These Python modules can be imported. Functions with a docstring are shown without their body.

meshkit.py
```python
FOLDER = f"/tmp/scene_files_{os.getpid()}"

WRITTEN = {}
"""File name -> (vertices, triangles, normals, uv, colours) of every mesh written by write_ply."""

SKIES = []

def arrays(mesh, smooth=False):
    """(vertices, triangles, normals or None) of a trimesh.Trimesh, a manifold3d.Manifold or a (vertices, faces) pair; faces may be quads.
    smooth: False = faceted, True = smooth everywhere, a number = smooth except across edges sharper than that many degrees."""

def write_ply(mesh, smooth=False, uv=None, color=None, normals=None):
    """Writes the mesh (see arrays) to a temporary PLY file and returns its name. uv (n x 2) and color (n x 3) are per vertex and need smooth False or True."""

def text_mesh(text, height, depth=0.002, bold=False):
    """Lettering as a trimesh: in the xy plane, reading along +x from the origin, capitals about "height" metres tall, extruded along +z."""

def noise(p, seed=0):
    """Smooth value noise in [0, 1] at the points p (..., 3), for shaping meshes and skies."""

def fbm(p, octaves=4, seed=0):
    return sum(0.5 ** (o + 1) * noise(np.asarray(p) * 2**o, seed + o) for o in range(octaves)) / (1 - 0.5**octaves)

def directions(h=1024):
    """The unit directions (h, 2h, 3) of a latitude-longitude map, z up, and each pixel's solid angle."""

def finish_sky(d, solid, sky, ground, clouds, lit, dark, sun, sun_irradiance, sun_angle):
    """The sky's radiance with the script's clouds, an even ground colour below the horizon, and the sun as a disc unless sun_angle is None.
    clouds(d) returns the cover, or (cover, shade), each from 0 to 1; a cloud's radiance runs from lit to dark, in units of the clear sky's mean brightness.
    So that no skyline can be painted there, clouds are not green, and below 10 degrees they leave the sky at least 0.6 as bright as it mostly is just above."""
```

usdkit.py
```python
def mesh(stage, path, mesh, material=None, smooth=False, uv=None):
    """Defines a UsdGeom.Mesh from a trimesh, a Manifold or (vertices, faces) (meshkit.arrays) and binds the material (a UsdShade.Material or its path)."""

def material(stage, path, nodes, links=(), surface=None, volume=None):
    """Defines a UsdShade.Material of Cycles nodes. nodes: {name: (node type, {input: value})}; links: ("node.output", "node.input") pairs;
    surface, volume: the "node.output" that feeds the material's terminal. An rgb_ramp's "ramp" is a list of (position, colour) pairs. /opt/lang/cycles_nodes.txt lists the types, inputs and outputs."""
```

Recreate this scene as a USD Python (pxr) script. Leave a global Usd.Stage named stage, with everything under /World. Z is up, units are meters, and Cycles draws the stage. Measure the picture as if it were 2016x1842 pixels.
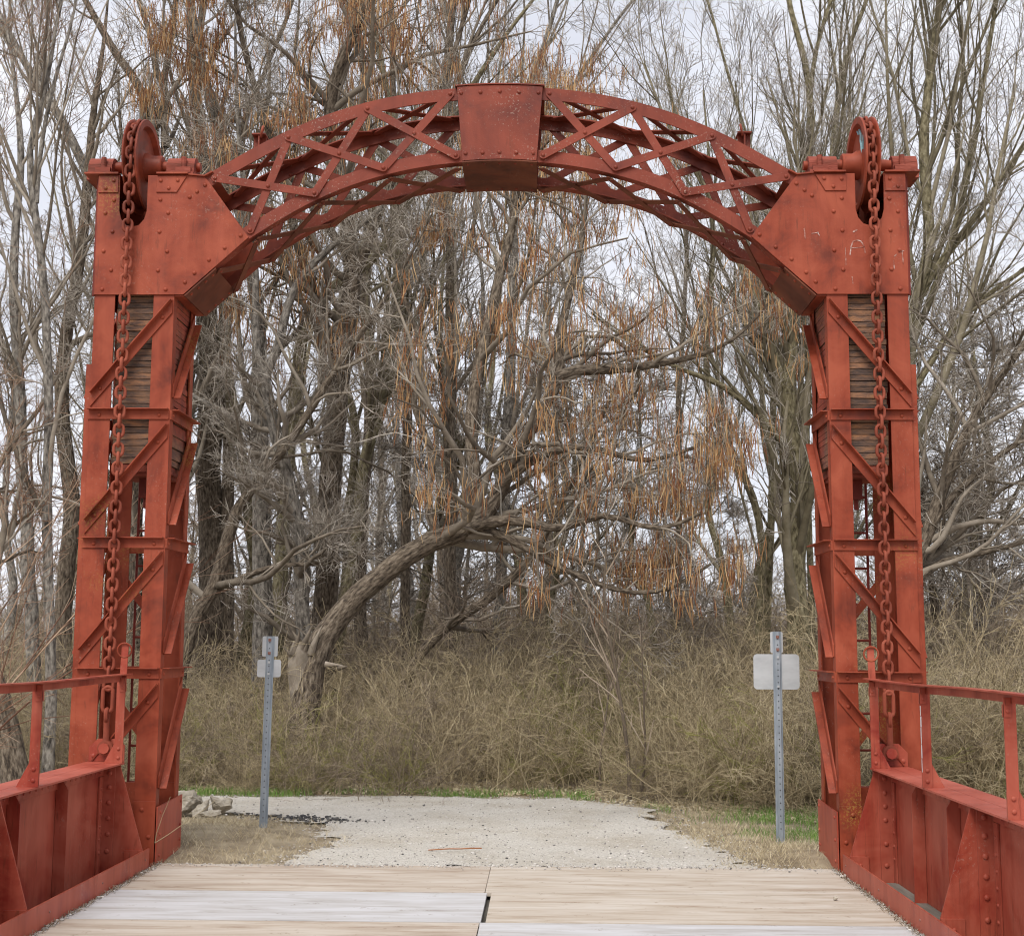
import math, numpy as np, trimesh, usdkit, meshkit
from pxr import Usd, UsdGeom, UsdLux, UsdShade, Gf, Sdf, Vt
from shapely.geometry import LineString, Polygon, Point
from shapely.ops import unary_union
from scipy.interpolate import CubicSpline

stage = Usd.Stage.CreateInMemory()
UsdGeom.SetStageUpAxis(stage, UsdGeom.Tokens.z)
UsdGeom.SetStageMetersPerUnit(stage, 1.0)
UsdGeom.Xform.Define(stage, '/World')
UsdGeom.Scope.Define(stage, '/World/Looks')

# ---------------------------------------------------------------- camera, sky, sun, exposure
CAM = np.array([0.3417557, -10.2308622, 1.6])
YAW, PITCH, ROLL, FPX, PW, PH = -0.02275779, 0.12841442, 0.00487585, 2689.9138, 2016.0, 1842.0
_f = np.array([math.sin(YAW) * math.cos(PITCH), math.cos(YAW) * math.cos(PITCH), math.sin(PITCH)])
_r = np.array([math.cos(YAW), -math.sin(YAW), 0.0])
_u = np.cross(_r, _f)
RGT = _r * math.cos(ROLL) + _u * math.sin(ROLL)
UPV = _u * math.cos(ROLL) - _r * math.sin(ROLL)
FWD = _f
cam = UsdGeom.Camera.Define(stage, '/World/camera')
m = Gf.Matrix4d(1.0)
m.SetRow(0, Gf.Vec4d(*RGT, 0)); m.SetRow(1, Gf.Vec4d(*UPV, 0)); m.SetRow(2, Gf.Vec4d(*(-FWD), 0)); m.SetRow(3, Gf.Vec4d(*CAM, 1))
cam.AddTransformOp().Set(m)
cam.CreateHorizontalApertureAttr(36.0)
cam.CreateVerticalApertureAttr(36.0 * 935 / 1024)
cam.CreateFocalLengthAttr(36.0 * FPX / PW)
cam.CreateClippingRangeAttr(Gf.Vec2f(0.1, 2000))
cam.CreateFStopAttr(7.1)
cam.CreateFocusDistanceAttr(10.3)
cam.CreateExposureAttr(1.06)

SUN_EL, SUN_AZ = math.radians(50), math.radians(197)          # high, behind the camera
sd = np.array([math.sin(SUN_AZ) * math.cos(SUN_EL), math.cos(SUN_AZ) * math.cos(SUN_EL), math.sin(SUN_EL)])
dome = UsdLux.DomeLight.Define(stage, '/World/sky')
dome.GetPrim().SetCustomDataByKey('kind', 'structure')
dome_mat = usdkit.material(stage, '/World/Looks/sky_light', {
    'sky': ('sky_texture', {'sky_type': 'single_scattering', 'sun_disc': False, 'sun_elevation': SUN_EL, 'sun_rotation': SUN_AZ}),
    'tc': ('texture_coordinate', {}),
    'mp': ('mapping', {'scale': (1.0, 1.0, 2.6)}),
    'n': ('noise_texture', {'scale': 2.6, 'detail': 6.0, 'roughness': 0.55}),
    'rp': ('rgb_ramp', {'ramp': [(0.30, (0.80, 0.80, 0.80)), (0.68, (1, 1, 1))]}),
    'cr': ('rgb_ramp', {'ramp': [(0.30, (7.6, 7.75, 8.6)), (0.70, (9.5, 9.6, 10.2))]}),
    'mix': ('mix', {'mix_type': 'mix'}),
    'bg': ('background_shader', {'strength': 0.053}),
}, [('tc.generated', 'mp.vector'), ('mp.vector', 'n.vector'), ('n.fac', 'rp.fac'), ('n.fac', 'cr.fac'),
    ('rp.color', 'mix.fac'), ('sky.color', 'mix.color1'), ('cr.color', 'mix.color2'), ('mix.color', 'bg.color')], surface='bg.background')
UsdShade.MaterialBindingAPI.Apply(dome.GetPrim()).Bind(dome_mat)
sun = UsdLux.DistantLight.Define(stage, '/World/sun')
sun.CreateIntensityAttr(0.4); sun.CreateAngleAttr(36.0); sun.CreateNormalizeAttr(True); sun.CreateColorAttr(Gf.Vec3f(1.0, 0.96, 0.90))
zc = sd; xc = np.cross([0, 0, 1.0], zc); xc /= np.linalg.norm(xc); yc = np.cross(zc, xc)
m = Gf.Matrix4d(1.0)
for i, v in enumerate((xc, yc, zc)): m.SetRow(i, Gf.Vec4d(*v, 0))
sun.AddTransformOp().Set(m)

# ---------------------------------------------------------------- helpers
used = {}
def numbered(path):
    k = used.get(path, 0); used[path] = k + 1
    return path if k == 0 else '%s_%03d' % (path, k)

def tag(prim, label=None, cat=None, group=None, kind=None):
    for k, v in (('label', label), ('category', cat), ('group', group), ('kind', kind)):
        if v: prim.SetCustomDataByKey(k, v)
    return prim

ORIGIN = {}
def thing(name, label, cat, loc=(0, 0, 0), group=None, kind=None):
    path = numbered('/World/' + name)
    x = UsdGeom.Xform.Define(stage, path); x.AddTranslateOp().Set(Gf.Vec3d(*map(float, loc)))
    ORIGIN[path] = np.array(loc, float)
    return tag(x.GetPrim(), label, cat, group, kind)

def put(path, mesh, mat, smooth=False):
    if isinstance(mesh, dict):                                    # quads with normals
        mm = UsdGeom.Mesh.Define(stage, path)
        mm.CreatePointsAttr(Vt.Vec3fArray.FromNumpy(mesh['v'].astype(np.float32)))
        f = mesh['f']
        mm.CreateFaceVertexCountsAttr(Vt.IntArray.FromNumpy(np.full(len(f), f.shape[1], np.int32)))
        mm.CreateFaceVertexIndicesAttr(Vt.IntArray.FromNumpy(f.astype(np.int32).ravel()))
        mm.CreateSubdivisionSchemeAttr('none')
        if mesh.get('n') is not None:
            mm.CreateNormalsAttr(Vt.Vec3fArray.FromNumpy(mesh['n'].astype(np.float32))); mm.SetNormalsInterpolation('vertex')
        if mesh.get('buv') is not None: UsdGeom.PrimvarsAPI(mm).CreatePrimvar('buv', Sdf.ValueTypeNames.Float3Array, 'vertex').Set(Vt.Vec3fArray.FromNumpy(mesh['buv'].astype(np.float32)))
        if mesh.get('rnd') is not None: UsdGeom.PrimvarsAPI(mm).CreatePrimvar('rnd', Sdf.ValueTypeNames.FloatArray, 'vertex').Set(Vt.FloatArray.FromNumpy(mesh['rnd'].astype(np.float32)))
        UsdShade.MaterialBindingAPI.Apply(mm.GetPrim()).Bind(mat)
        return mm.GetPrim()
    return usdkit.mesh(stage, path, mesh, mat, smooth=smooth).GetPrim()

def part(parent, name, mesh, mat, smooth=False, label=None, kind=None):
    pp = str(parent.GetPath()); path = numbered(pp + '/' + name)
    o = ORIGIN[pp]; ORIGIN[path] = o
    if isinstance(mesh, dict): mesh = dict(mesh, v=mesh['v'] - o)
    else: mesh = mesh.copy(); mesh.apply_translation(-o)
    return tag(put(path, mesh, mat, smooth), label, kind=kind)

def single(name, mesh, mat, label=None, cat=None, group=None, kind=None, smooth=False):
    path = numbered('/World/' + name); ORIGIN[path] = np.zeros(3)
    return tag(put(path, mesh, mat, smooth), label, cat, group, kind)

cat_ = trimesh.util.concatenate
def box(x0, x1, y0, y1, z0, z1):
    b = trimesh.creation.box([abs(x1 - x0), abs(y1 - y0), abs(z1 - z0)]); b.apply_translation([(x0 + x1) / 2, (y0 + y1) / 2, (z0 + z1) / 2]); return b
def extr(poly, h): return trimesh.creation.extrude_polygon(poly if hasattr(poly, 'exterior') else Polygon(poly), h, engine='earcut')
def pxz(poly, y0, y1):
    e = extr(poly, y1 - y0); v = e.vertices
    return trimesh.Trimesh(np.stack([v[:, 0], y0 + v[:, 2], v[:, 1]], 1), e.faces[:, ::-1], process=False)
def pyz(poly, x0, x1):
    e = extr(poly, x1 - x0); v = e.vertices
    return trimesh.Trimesh(np.stack([x0 + v[:, 2], v[:, 0], v[:, 1]], 1), e.faces, process=False)
def pxy(poly, z0, z1):
    e = extr(poly, z1 - z0); e.apply_translation([0, 0, z0]); return e
def mir(mesh, s):
    if s > 0: return mesh
    mesh = mesh.copy(); mesh.vertices[:, 0] *= -1; mesh.faces = mesh.faces[:, ::-1].copy(); return mesh
def unit(v): return np.asarray(v, float) / np.linalg.norm(v)
def bar(a, b, w, t, n):
    """flat bar from a to b; w wide, t thick along normal n"""
    a, b = np.asarray(a, float), np.asarray(b, float); d = b - a; L = np.linalg.norm(d); d /= L
    n = np.asarray(n, float); n = unit(n - d * (n @ d)); w_ = np.cross(n, d)
    bx = trimesh.creation.box([L, w, t]); T = np.eye(4); T[:3, 0], T[:3, 1], T[:3, 2], T[:3, 3] = d, w_, n, (a + b) / 2
    bx.apply_transform(T); return bx
def cyl(a, b, r, sec=16):
    return trimesh.creation.cylinder(radius=r, segment=[np.asarray(a, float), np.asarray(b, float)], sections=sec)
def lathe_x(profile, x0, yc, zc, sec=40):
    """profile [(x, r)] revolved about the x axis"""
    p = trimesh.creation.revolve([(r, x) for x, r in profile], sections=sec)   # about z
    v = p.vertices
    return trimesh.Trimesh(np.stack([x0 + v[:, 2], yc + v[:, 0], zc + v[:, 1]], 1), p.faces, process=False)
_dome = trimesh.creation.icosphere(1, 1.0)
def make_dome():
    sec, rings = 10, [(1.0, 0.0), (0.86, 0.42), (0.5, 0.62)]
    v = [(r * math.cos(2 * math.pi * k / sec), r * math.sin(2 * math.pi * k / sec), h) for r, h in rings for k in range(sec)] + [(0, 0, 0.70)]
    f = []
    for i in range(len(rings) - 1):
        for k in range(sec):
            a, b, c, d = i * sec + k, i * sec + (k + 1) % sec, (i + 1) * sec + (k + 1) % sec, (i + 1) * sec + k
            f += [(a, b, c), (a, c, d)]
    t = (len(rings) - 1) * sec
    f += [(t + k, t + (k + 1) % sec, len(v) - 1) for k in range(sec)]
    return trimesh.Trimesh(v, f, process=False)
DOME = make_dome()
def rivet(parent, p, n, r=0.016, mat=None):
    n = unit(n); a = np.array([0, 0, 1.0]) if abs(n[2]) < 0.9 else np.array([1.0, 0, 0])
    x = unit(np.cross(a, n)); T = np.eye(4); T[:3, 0], T[:3, 1], T[:3, 2], T[:3, 3] = x * r, np.cross(n, x) * r, n * r, p
    d = DOME.copy(); d.apply_transform(T)
    return part(parent, 'rivet', d, mat or M['paint'], smooth=True)
def at(px, py, y):
    """the point on the vertical plane at depth y that the photograph shows at (px, py) of 2016 x 1842"""
    d = FWD + RGT * (px - PW / 2) / FPX - UPV * (py - PH / 2) / FPX
    return CAM + d * (y - CAM[1]) / d[1]
def pix(y): return (y - CAM[1]) / FPX * 1.01                    # metres per pixel at depth y

# ---------------------------------------------------------------- materials
M = {}
def mat(name, nodes, links, surface='p.BSDF'):
    M[name] = usdkit.material(stage, '/World/Looks/' + name, nodes, links, surface=surface); return M[name]

def paint(name, c0, c1, c2, fleck=0.5, streak=0.35, rough=0.5, lichen=0.0, rust=0.3):
    nodes = {
        'g': ('geometry', {}),
        'm1': ('mapping', {'scale': (1.0, 1.0, 1.0)}), 'm3': ('mapping', {'scale': (1.0, 1.0, 0.13)}), 'm2': ('mapping', {'scale': (4.2, 4.2, 0.42)}),
        'n1': ('noise_texture', {'scale': 2.3, 'detail': 5.0, 'roughness': 0.62, 'distortion': 0.5}),
        'n2': ('noise_texture', {'scale': 1.6, 'detail': 4.0, 'roughness': 0.6}),
        'n3': ('noise_texture', {'scale': 1.2, 'detail': 3.0}),
        'nf': ('noise_texture', {'scale': 52.0, 'detail': 3.0, 'roughness': 0.65}),
        'nm': ('noise_texture', {'scale': 1.7, 'detail': 3.0, 'roughness': 0.7, 'w': 3.0}),
        'nb': ('noise_texture', {'scale': 190.0, 'detail': 3.0}),
        'nr': ('noise_texture', {'scale': 26.0, 'detail': 5.0, 'roughness': 0.7}),
        'r1': ('rgb_ramp', {'ramp': [(0.34, c0), (0.48, c1), (0.66, c2)]}),
        'rs': ('rgb_ramp', {'ramp': [(0.42, (0, 0, 0)), (0.75, (streak,) * 3)]}),
        'mx1': ('mix', {'mix_type': 'mix', 'color2': tuple(min(1, c * 1.35 + 0.02) for c in c2)}),
        'rsd': ('rgb_ramp', {'ramp': [(0.25, (streak,) * 3), (0.42, (0, 0, 0))]}),
        'mx1b': ('mix', {'mix_type': 'mix', 'color2': tuple(c * 0.42 for c in c0)}),
        'rr': ('rgb_ramp', {'ramp': [(0.585, (0, 0, 0)), (0.70, (rust * 1.2,) * 3)]}),
        'mx2': ('mix', {'mix_type': 'mix', 'color2': (0.10, 0.028, 0.014)}),
        'rf': ('rgb_ramp', {'ramp': [(0.60, (0, 0, 0)), (0.64, (0.85, 0.85, 0.85))]}),
        'rm': ('rgb_ramp', {'ramp': [(0.52 - 0.12 * fleck, (0, 0, 0)), (0.66, (1, 1, 1))]}),
        'mf': ('math', {'math_type': 'multiply'}), 'mf2': ('math', {'math_type': 'multiply', 'value2': min(1.0, fleck * 1.3)}),
        'mx3': ('mix', {'mix_type': 'mix', 'color2': (0.40, 0.31, 0.25)}),
        'rl': ('rgb_ramp', {'ramp': [(0.60, (0, 0, 0)), (0.72, (lichen,) * 3)]}),
        'nl': ('noise_texture', {'scale': 60.0, 'detail': 3.0, 'roughness': 0.7}),
        'rl2': ('rgb_ramp', {'ramp': [(0.50, (0, 0, 0)), (0.60, (1, 1, 1))]}),
        'ml': ('math', {'math_type': 'multiply'}),
        'mx4': ('mix', {'mix_type': 'mix', 'color2': (0.36, 0.24, 0.05)}),
        'bmp': ('bump', {'strength': 0.22, 'distance': 0.004}),
        'bv': ('bevel', {'samples': 3, 'radius': 0.0035}),
        'ro': ('rgb_ramp', {'ramp': [(0.3, (rough - 0.1,) * 3), (0.7, (rough + 0.17,) * 3)]}),
        'p': ('principled_bsdf', {'specular_ior_level': 0.25}),
    }
    links = [('g.position', 'm1.vector'), ('g.position', 'm2.vector'), ('m1.vector', 'n1.vector'), ('m2.vector', 'n2.vector'), ('g.position', 'n3.vector'),
             ('g.position', 'nf.vector'), ('g.position', 'nm.vector'), ('g.position', 'nb.vector'), ('g.position', 'm3.vector'), ('m3.vector', 'nr.vector'), ('g.position', 'nl.vector'),
             ('n1.fac', 'r1.fac'), ('n2.fac', 'rs.fac'), ('n2.fac', 'rsd.fac'), ('r1.color', 'mx1.color1'), ('rs.color', 'mx1.fac'),
             ('mx1.color', 'mx1b.color1'), ('rsd.color', 'mx1b.fac'), ('nr.fac', 'rr.fac'), ('mx1b.color', 'mx2.color1'), ('rr.color', 'mx2.fac'),
             ('nf.fac', 'rf.fac'), ('nm.fac', 'rm.fac'), ('rf.color', 'mf.value1'), ('rm.color', 'mf.value2'), ('mf.value', 'mf2.value1'),
             ('mx2.color', 'mx3.color1'), ('mf2.value', 'mx3.fac'), ('n3.fac', 'rl.fac'), ('nl.fac', 'rl2.fac'), ('rl.color', 'ml.value1'), ('rl2.color', 'ml.value2'),
             ('mx3.color', 'mx4.color1'), ('ml.value', 'mx4.fac'), ('mx4.color', 'p.base_color'), ('nb.fac', 'bmp.height'), ('bv.bevel', 'bmp.normal'),
             ('bmp.normal', 'p.normal'), ('n1.fac', 'ro.fac'), ('ro.color', 'p.roughness')]
    return mat(name, nodes, links)

paint('paint', (0.120, 0.021, 0.010), (0.235, 0.040, 0.0165), (0.320, 0.070, 0.034), fleck=0.2, lichen=0.55, streak=0.28, rust=0.45)
paint('paint_arch', (0.110, 0.019, 0.011), (0.175, 0.031, 0.015), (0.240, 0.050, 0.028), fleck=0.55, streak=0.2)
paint('paint_girder', (0.205, 0.018, 0.012), (0.310, 0.058, 0.033), (0.390, 0.100, 0.062), fleck=0.25, streak=0.42, rough=0.42, rust=0.5)
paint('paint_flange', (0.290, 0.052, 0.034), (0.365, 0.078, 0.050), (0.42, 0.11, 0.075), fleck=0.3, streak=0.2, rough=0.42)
paint('paint_chain', (0.150, 0.034, 0.019), (0.235, 0.052, 0.028), (0.31, 0.08, 0.046), fleck=0.1, streak=0.1, rough=0.62, rust=0.7)
paint('paint_brown', (0.075, 0.022, 0.012), (0.130, 0.038, 0.020), (0.175, 0.058, 0.030), fleck=0.1, streak=0.15, rough=0.7, rust=0.6)  # darker, browner red for knee plate, crown soffit and bottom lacing
paint('paint_dark', (0.120, 0.020, 0.014), (0.170, 0.030, 0.020), (0.210, 0.040, 0.028), fleck=0.1, streak=0.2, rough=0.6)

def simple(name, ramp, scale, rough=0.8, bump=0.3, bscale=60, vec=(1, 1, 1), detail=5.0, dist=0.01, spec=0.3, metal=0.0, island=0.0, coord='g.position'):
    nodes = {'g': ('geometry', {}), 'tc': ('texture_coordinate', {}), 'mp': ('mapping', {'scale': vec}), 'n': ('noise_texture', {'scale': scale, 'detail': detail, 'roughness': 0.62}),
             'nb': ('noise_texture', {'scale': bscale, 'detail': 4.0, 'roughness': 0.65}), 'r': ('rgb_ramp', {'ramp': ramp}),
             'b': ('bump', {'strength': bump, 'distance': dist}), 'p': ('principled_bsdf', {'roughness': rough, 'specular_ior_level': spec, 'metallic': metal}),
             'ab': ('attribute', {'attribute': 'buv'}), 'mxf': ('mix_float', {'fac': island}), 'at': ('attribute', {'attribute': 'rnd'})}
    links = [(coord, 'mp.vector'), ('mp.vector', 'n.vector'), ('mp.vector', 'nb.vector'), ('n.fac', 'mxf.a'), ('at.fac', 'mxf.b'), ('mxf.result', 'r.fac'),
             ('r.color', 'p.base_color'), ('nb.fac', 'b.height'), ('b.normal', 'p.normal')]
    return mat(name, nodes, links)

simple('bark_brown', [(0.34, (0.030, 0.022, 0.016)), (0.5, (0.125, 0.097, 0.070)), (0.66, (0.25, 0.205, 0.155))], 30, 0.9, 0.6, 44, (1, 1, 0.34), dist=0.05, coord='ab.vector')
simple('bark_gray', [(0.34, (0.060, 0.053, 0.046)), (0.5, (0.20, 0.178, 0.152)), (0.66, (0.36, 0.33, 0.285))], 24, 0.9, 0.7, 34, (1, 1, 0.4), dist=0.05, coord='ab.vector')
simple('bark_olive', [(0.34, (0.060, 0.050, 0.027)), (0.5, (0.19, 0.162, 0.095)), (0.66, (0.31, 0.275, 0.175))], 24, 0.9, 0.7, 34, (1, 1, 0.4), dist=0.05, coord='ab.vector')
simple('branch_brown', [(0.3, (0.10, 0.080, 0.060)), (0.5, (0.21, 0.175, 0.135)), (0.7, (0.34, 0.295, 0.24))], 6, 0.9, 0.4, 40, island=0.35)
simple('branch_olive', [(0.3, (0.085, 0.070, 0.042)), (0.5, (0.165, 0.14, 0.09)), (0.7, (0.27, 0.235, 0.165))], 6, 0.9, 0.4, 40, island=0.35)
simple('twig_gray', [(0.1, (0.11, 0.090, 0.070)), (0.5, (0.29, 0.250, 0.205)), (0.9, (0.56, 0.515, 0.45))], 2.0, 0.85, 0.0, 40, island=0.75)
simple('twig_brown', [(0.1, (0.095, 0.066, 0.047)), (0.5, (0.235, 0.178, 0.130)), (0.9, (0.45, 0.365, 0.28))], 2.0, 0.85, 0.0, 40, island=0.75)
simple('twig_red', [(0.1, (0.11, 0.050, 0.032)), (0.5, (0.25, 0.145, 0.092)), (0.9, (0.46, 0.34, 0.24))], 2.0, 0.8, 0.0, 40, island=0.75)
simple('brush_tan', [(0.1, (0.13, 0.100, 0.055)), (0.5, (0.37, 0.295, 0.175)), (0.9, (0.64, 0.545, 0.36))], 0.9, 0.9, 0.0, 40, island=0.7)
simple('brush_dark', [(0.1, (0.09, 0.068, 0.047)), (0.5, (0.22, 0.172, 0.122)), (0.9, (0.42, 0.345, 0.255))], 0.9, 0.9, 0.0, 40, island=0.7)
simple('brush_green', [(0.1, (0.13, 0.125, 0.035)), (0.5, (0.28, 0.27, 0.075)), (0.9, (0.45, 0.42, 0.17))], 0.9, 0.9, 0.0, 40, island=0.7)
simple('pod', [(0.05, (0.16, 0.056, 0.028)), (0.35, (0.35, 0.158, 0.068)), (0.7, (0.54, 0.32, 0.142)), (0.95, (0.68, 0.49, 0.27))], 0.8, 0.7, 0.0, 40, island=0.85)
simple('straw', [(0.15, (0.27, 0.21, 0.12)), (0.5, (0.46, 0.385, 0.245)), (0.85, (0.62, 0.54, 0.38))], 1.2, 0.85, 0.0, 40, island=0.7)
simple('grass_green', [(0.15, (0.07, 0.14, 0.022)), (0.5, (0.13, 0.25, 0.045)), (0.85, (0.24, 0.33, 0.09))], 1.2, 0.8, 0.0, 40, island=0.6)
simple('soil', [(0.25, (0.125, 0.096, 0.064)), (0.45, (0.245, 0.197, 0.132)), (0.62, (0.36, 0.303, 0.21)), (0.8, (0.45, 0.39, 0.28))], 3.5, 0.95, 0.8, 30, detail=8, dist=0.03)
simple('stone', [(0.25, (0.10, 0.085, 0.065)), (0.45, (0.33, 0.29, 0.225)), (0.7, (0.52, 0.475, 0.40))], 7, 0.9, 0.9, 22, detail=7, dist=0.03)
simple('galvanized', [(0.3, (0.20, 0.235, 0.27)), (0.5, (0.29, 0.33, 0.37)), (0.72, (0.40, 0.44, 0.475))], 14, 0.5, 0.1, 120, (1, 1, 0.3), metal=0.35, spec=0.5)
simple('aluminium', [(0.3, (0.43, 0.45, 0.46)), (0.5, (0.50, 0.52, 0.53)), (0.72, (0.56, 0.58, 0.59))], 5, 0.5, 0.05, 120, (1, 1, 2.0), metal=0.3, spec=0.5)
simple('bolt', [(0.3, (0.16, 0.06, 0.045)), (0.7, (0.30, 0.16, 0.13))], 40, 0.6, 0.1, 100)
simple('weathered_timber', [(0.25, (0.075, 0.066, 0.052)), (0.5, (0.18, 0.165, 0.14)), (0.75, (0.31, 0.29, 0.25))], 8, 0.9, 0.9, 30, (1.0, 0.12, 1.0), dist=0.01)
simple('red_timber', [(0.25, (0.10, 0.032, 0.02)), (0.5, (0.235, 0.052, 0.032)), (0.72, (0.32, 0.085, 0.055))], 11, 0.75, 0.9, 26, (0.35, 1.0, 1.6), dist=0.01)
simple('cord', [(0.3, (0.45, 0.40, 0.33)), (0.7, (0.62, 0.57, 0.48))], 10, 0.9)
simple('chalk', [(0.32, (0.23, 0.055, 0.032)), (0.5, (0.34, 0.15, 0.115)), (0.72, (0.58, 0.46, 0.42))], 30, 0.95)
simple('blue_spray', [(0.3, (0.22, 0.42, 0.48)), (0.7, (0.45, 0.72, 0.78))], 30, 0.7)
simple('asphalt', [(0.3, (0.02, 0.02, 0.022)), (0.7, (0.07, 0.068, 0.07))], 30, 0.8, 0.8, 60)
# counterweight boards: bare weathered front, red paint left on the side faces
mat('cw_board', {
    'g': ('geometry', {}), 'mp': ('mapping', {'scale': (2.0, 2.0, 9.0)}), 'n': ('noise_texture', {'scale': 4.0, 'detail': 6.0, 'roughness': 0.7}),
    'r': ('rgb_ramp', {'ramp': [(0.28, (0.035, 0.023, 0.020)), (0.43, (0.095, 0.058, 0.044)), (0.55, (0.18, 0.098, 0.058)), (0.72, (0.30, 0.145, 0.065))]}),
    'oi': ('object_info', {}), 'orr': ('rgb_ramp', {'ramp': [(0.0, (0.5, 0.47, 0.46)), (0.5, (0.95, 0.95, 0.95)), (1.0, (1.45, 1.3, 1.15))]}), 'omu': ('mix', {'mix_type': 'multiply', 'fac': 1.0}), 'n2': ('noise_texture', {'scale': 7.0, 'detail': 4.0}), 'rp': ('rgb_ramp', {'ramp': [(0.3, (0.18, 0.032, 0.018)), (0.6, (0.33, 0.06, 0.028)), (0.8, (0.40, 0.10, 0.04))]}),
    'sx': ('separate_xyz', {}), 'ab': ('math', {'math_type': 'absolute'}), 'gt': ('math', {'math_type': 'greater_than', 'value2': 0.6}),
    'nz': ('noise_texture', {'scale': 1.4, 'detail': 4.0}), 'rz': ('rgb_ramp', {'ramp': [(0.36, (0.15, 0.15, 0.15)), (0.52, (1, 1, 1))]}), 'mm': ('math', {'math_type': 'multiply'}),
    'mx': ('mix', {}), 'nb': ('noise_texture', {'scale': 30.0, 'detail': 4.0}), 'b': ('bump', {'strength': 0.6, 'distance': 0.008}), 'p': ('principled_bsdf', {'roughness': 0.8})},
    [('g.position', 'mp.vector'), ('mp.vector', 'n.vector'), ('n.fac', 'r.fac'), ('g.position', 'n2.vector'), ('n2.fac', 'rp.fac'), ('g.true_normal', 'sx.vector'), ('sx.x', 'ab.value1'), ('ab.value', 'gt.value1'),
     ('g.position', 'nz.vector'), ('nz.fac', 'rz.fac'), ('gt.value', 'mm.value1'), ('rz.color', 'mm.value2'), ('mm.value', 'mx.fac'), ('oi.random', 'orr.fac'), ('r.color', 'omu.color1'), ('orr.color', 'omu.color2'), ('omu.color', 'mx.color1'), ('rp.color', 'mx.color2'), ('mx.color', 'p.base_color'),
     ('mp.vector', 'nb.vector'), ('nb.fac', 'b.height'), ('b.normal', 'p.normal')])
def plywood(name, c0, c1, c2, c3):
    mat(name, {
        'g': ('geometry', {}), 'mp': ('mapping', {'scale': (0.55, 4.0, 1.0)}), 'n': ('noise_texture', {'scale': 2.2, 'detail': 7.0, 'roughness': 0.68, 'distortion': 0.6}),
        'mg': ('mapping', {'scale': (1.0, 34.0, 1.0)}), 'ng': ('noise_texture', {'scale': 1.3, 'detail': 4.0, 'roughness': 0.6}), 'ns': ('noise_texture', {'scale': 7.0, 'detail': 6.0, 'roughness': 0.8}),
        'r': ('rgb_ramp', {'ramp': [(0.28, c0), (0.42, c1), (0.56, c2), (0.72, c3)]}), 'rg': ('rgb_ramp', {'ramp': [(0.30, (0.80, 0.74, 0.66)), (0.47, (1, 1, 1))]}),
        'rs': ('rgb_ramp', {'ramp': [(0.30, (0.50, 0.42, 0.34)), (0.40, (1, 1, 1))]}),
        'mu': ('mix', {'mix_type': 'multiply', 'fac': 0.45}), 'mu2': ('mix', {'mix_type': 'multiply', 'fac': 1.0}), 'b': ('bump', {'strength': 0.35, 'distance': 0.003}), 'p': ('principled_bsdf', {'roughness': 0.8, 'specular_ior_level': 0.25})},
        [('g.position', 'mp.vector'), ('mp.vector', 'n.vector'), ('g.position', 'mg.vector'), ('mg.vector', 'ng.vector'), ('g.position', 'ns.vector'), ('n.fac', 'r.fac'), ('ng.fac', 'rg.fac'), ('ns.fac', 'rs.fac'),
         ('r.color', 'mu.color1'), ('rg.color', 'mu.color2'), ('mu.color', 'mu2.color1'), ('rs.color', 'mu2.color2'), ('mu2.color', 'p.base_color'), ('ng.fac', 'b.height'), ('b.normal', 'p.normal')])
plywood('ply_tan', (0.26, 0.185, 0.130), (0.42, 0.355, 0.285), (0.50, 0.445, 0.38), (0.56, 0.52, 0.475))
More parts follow.
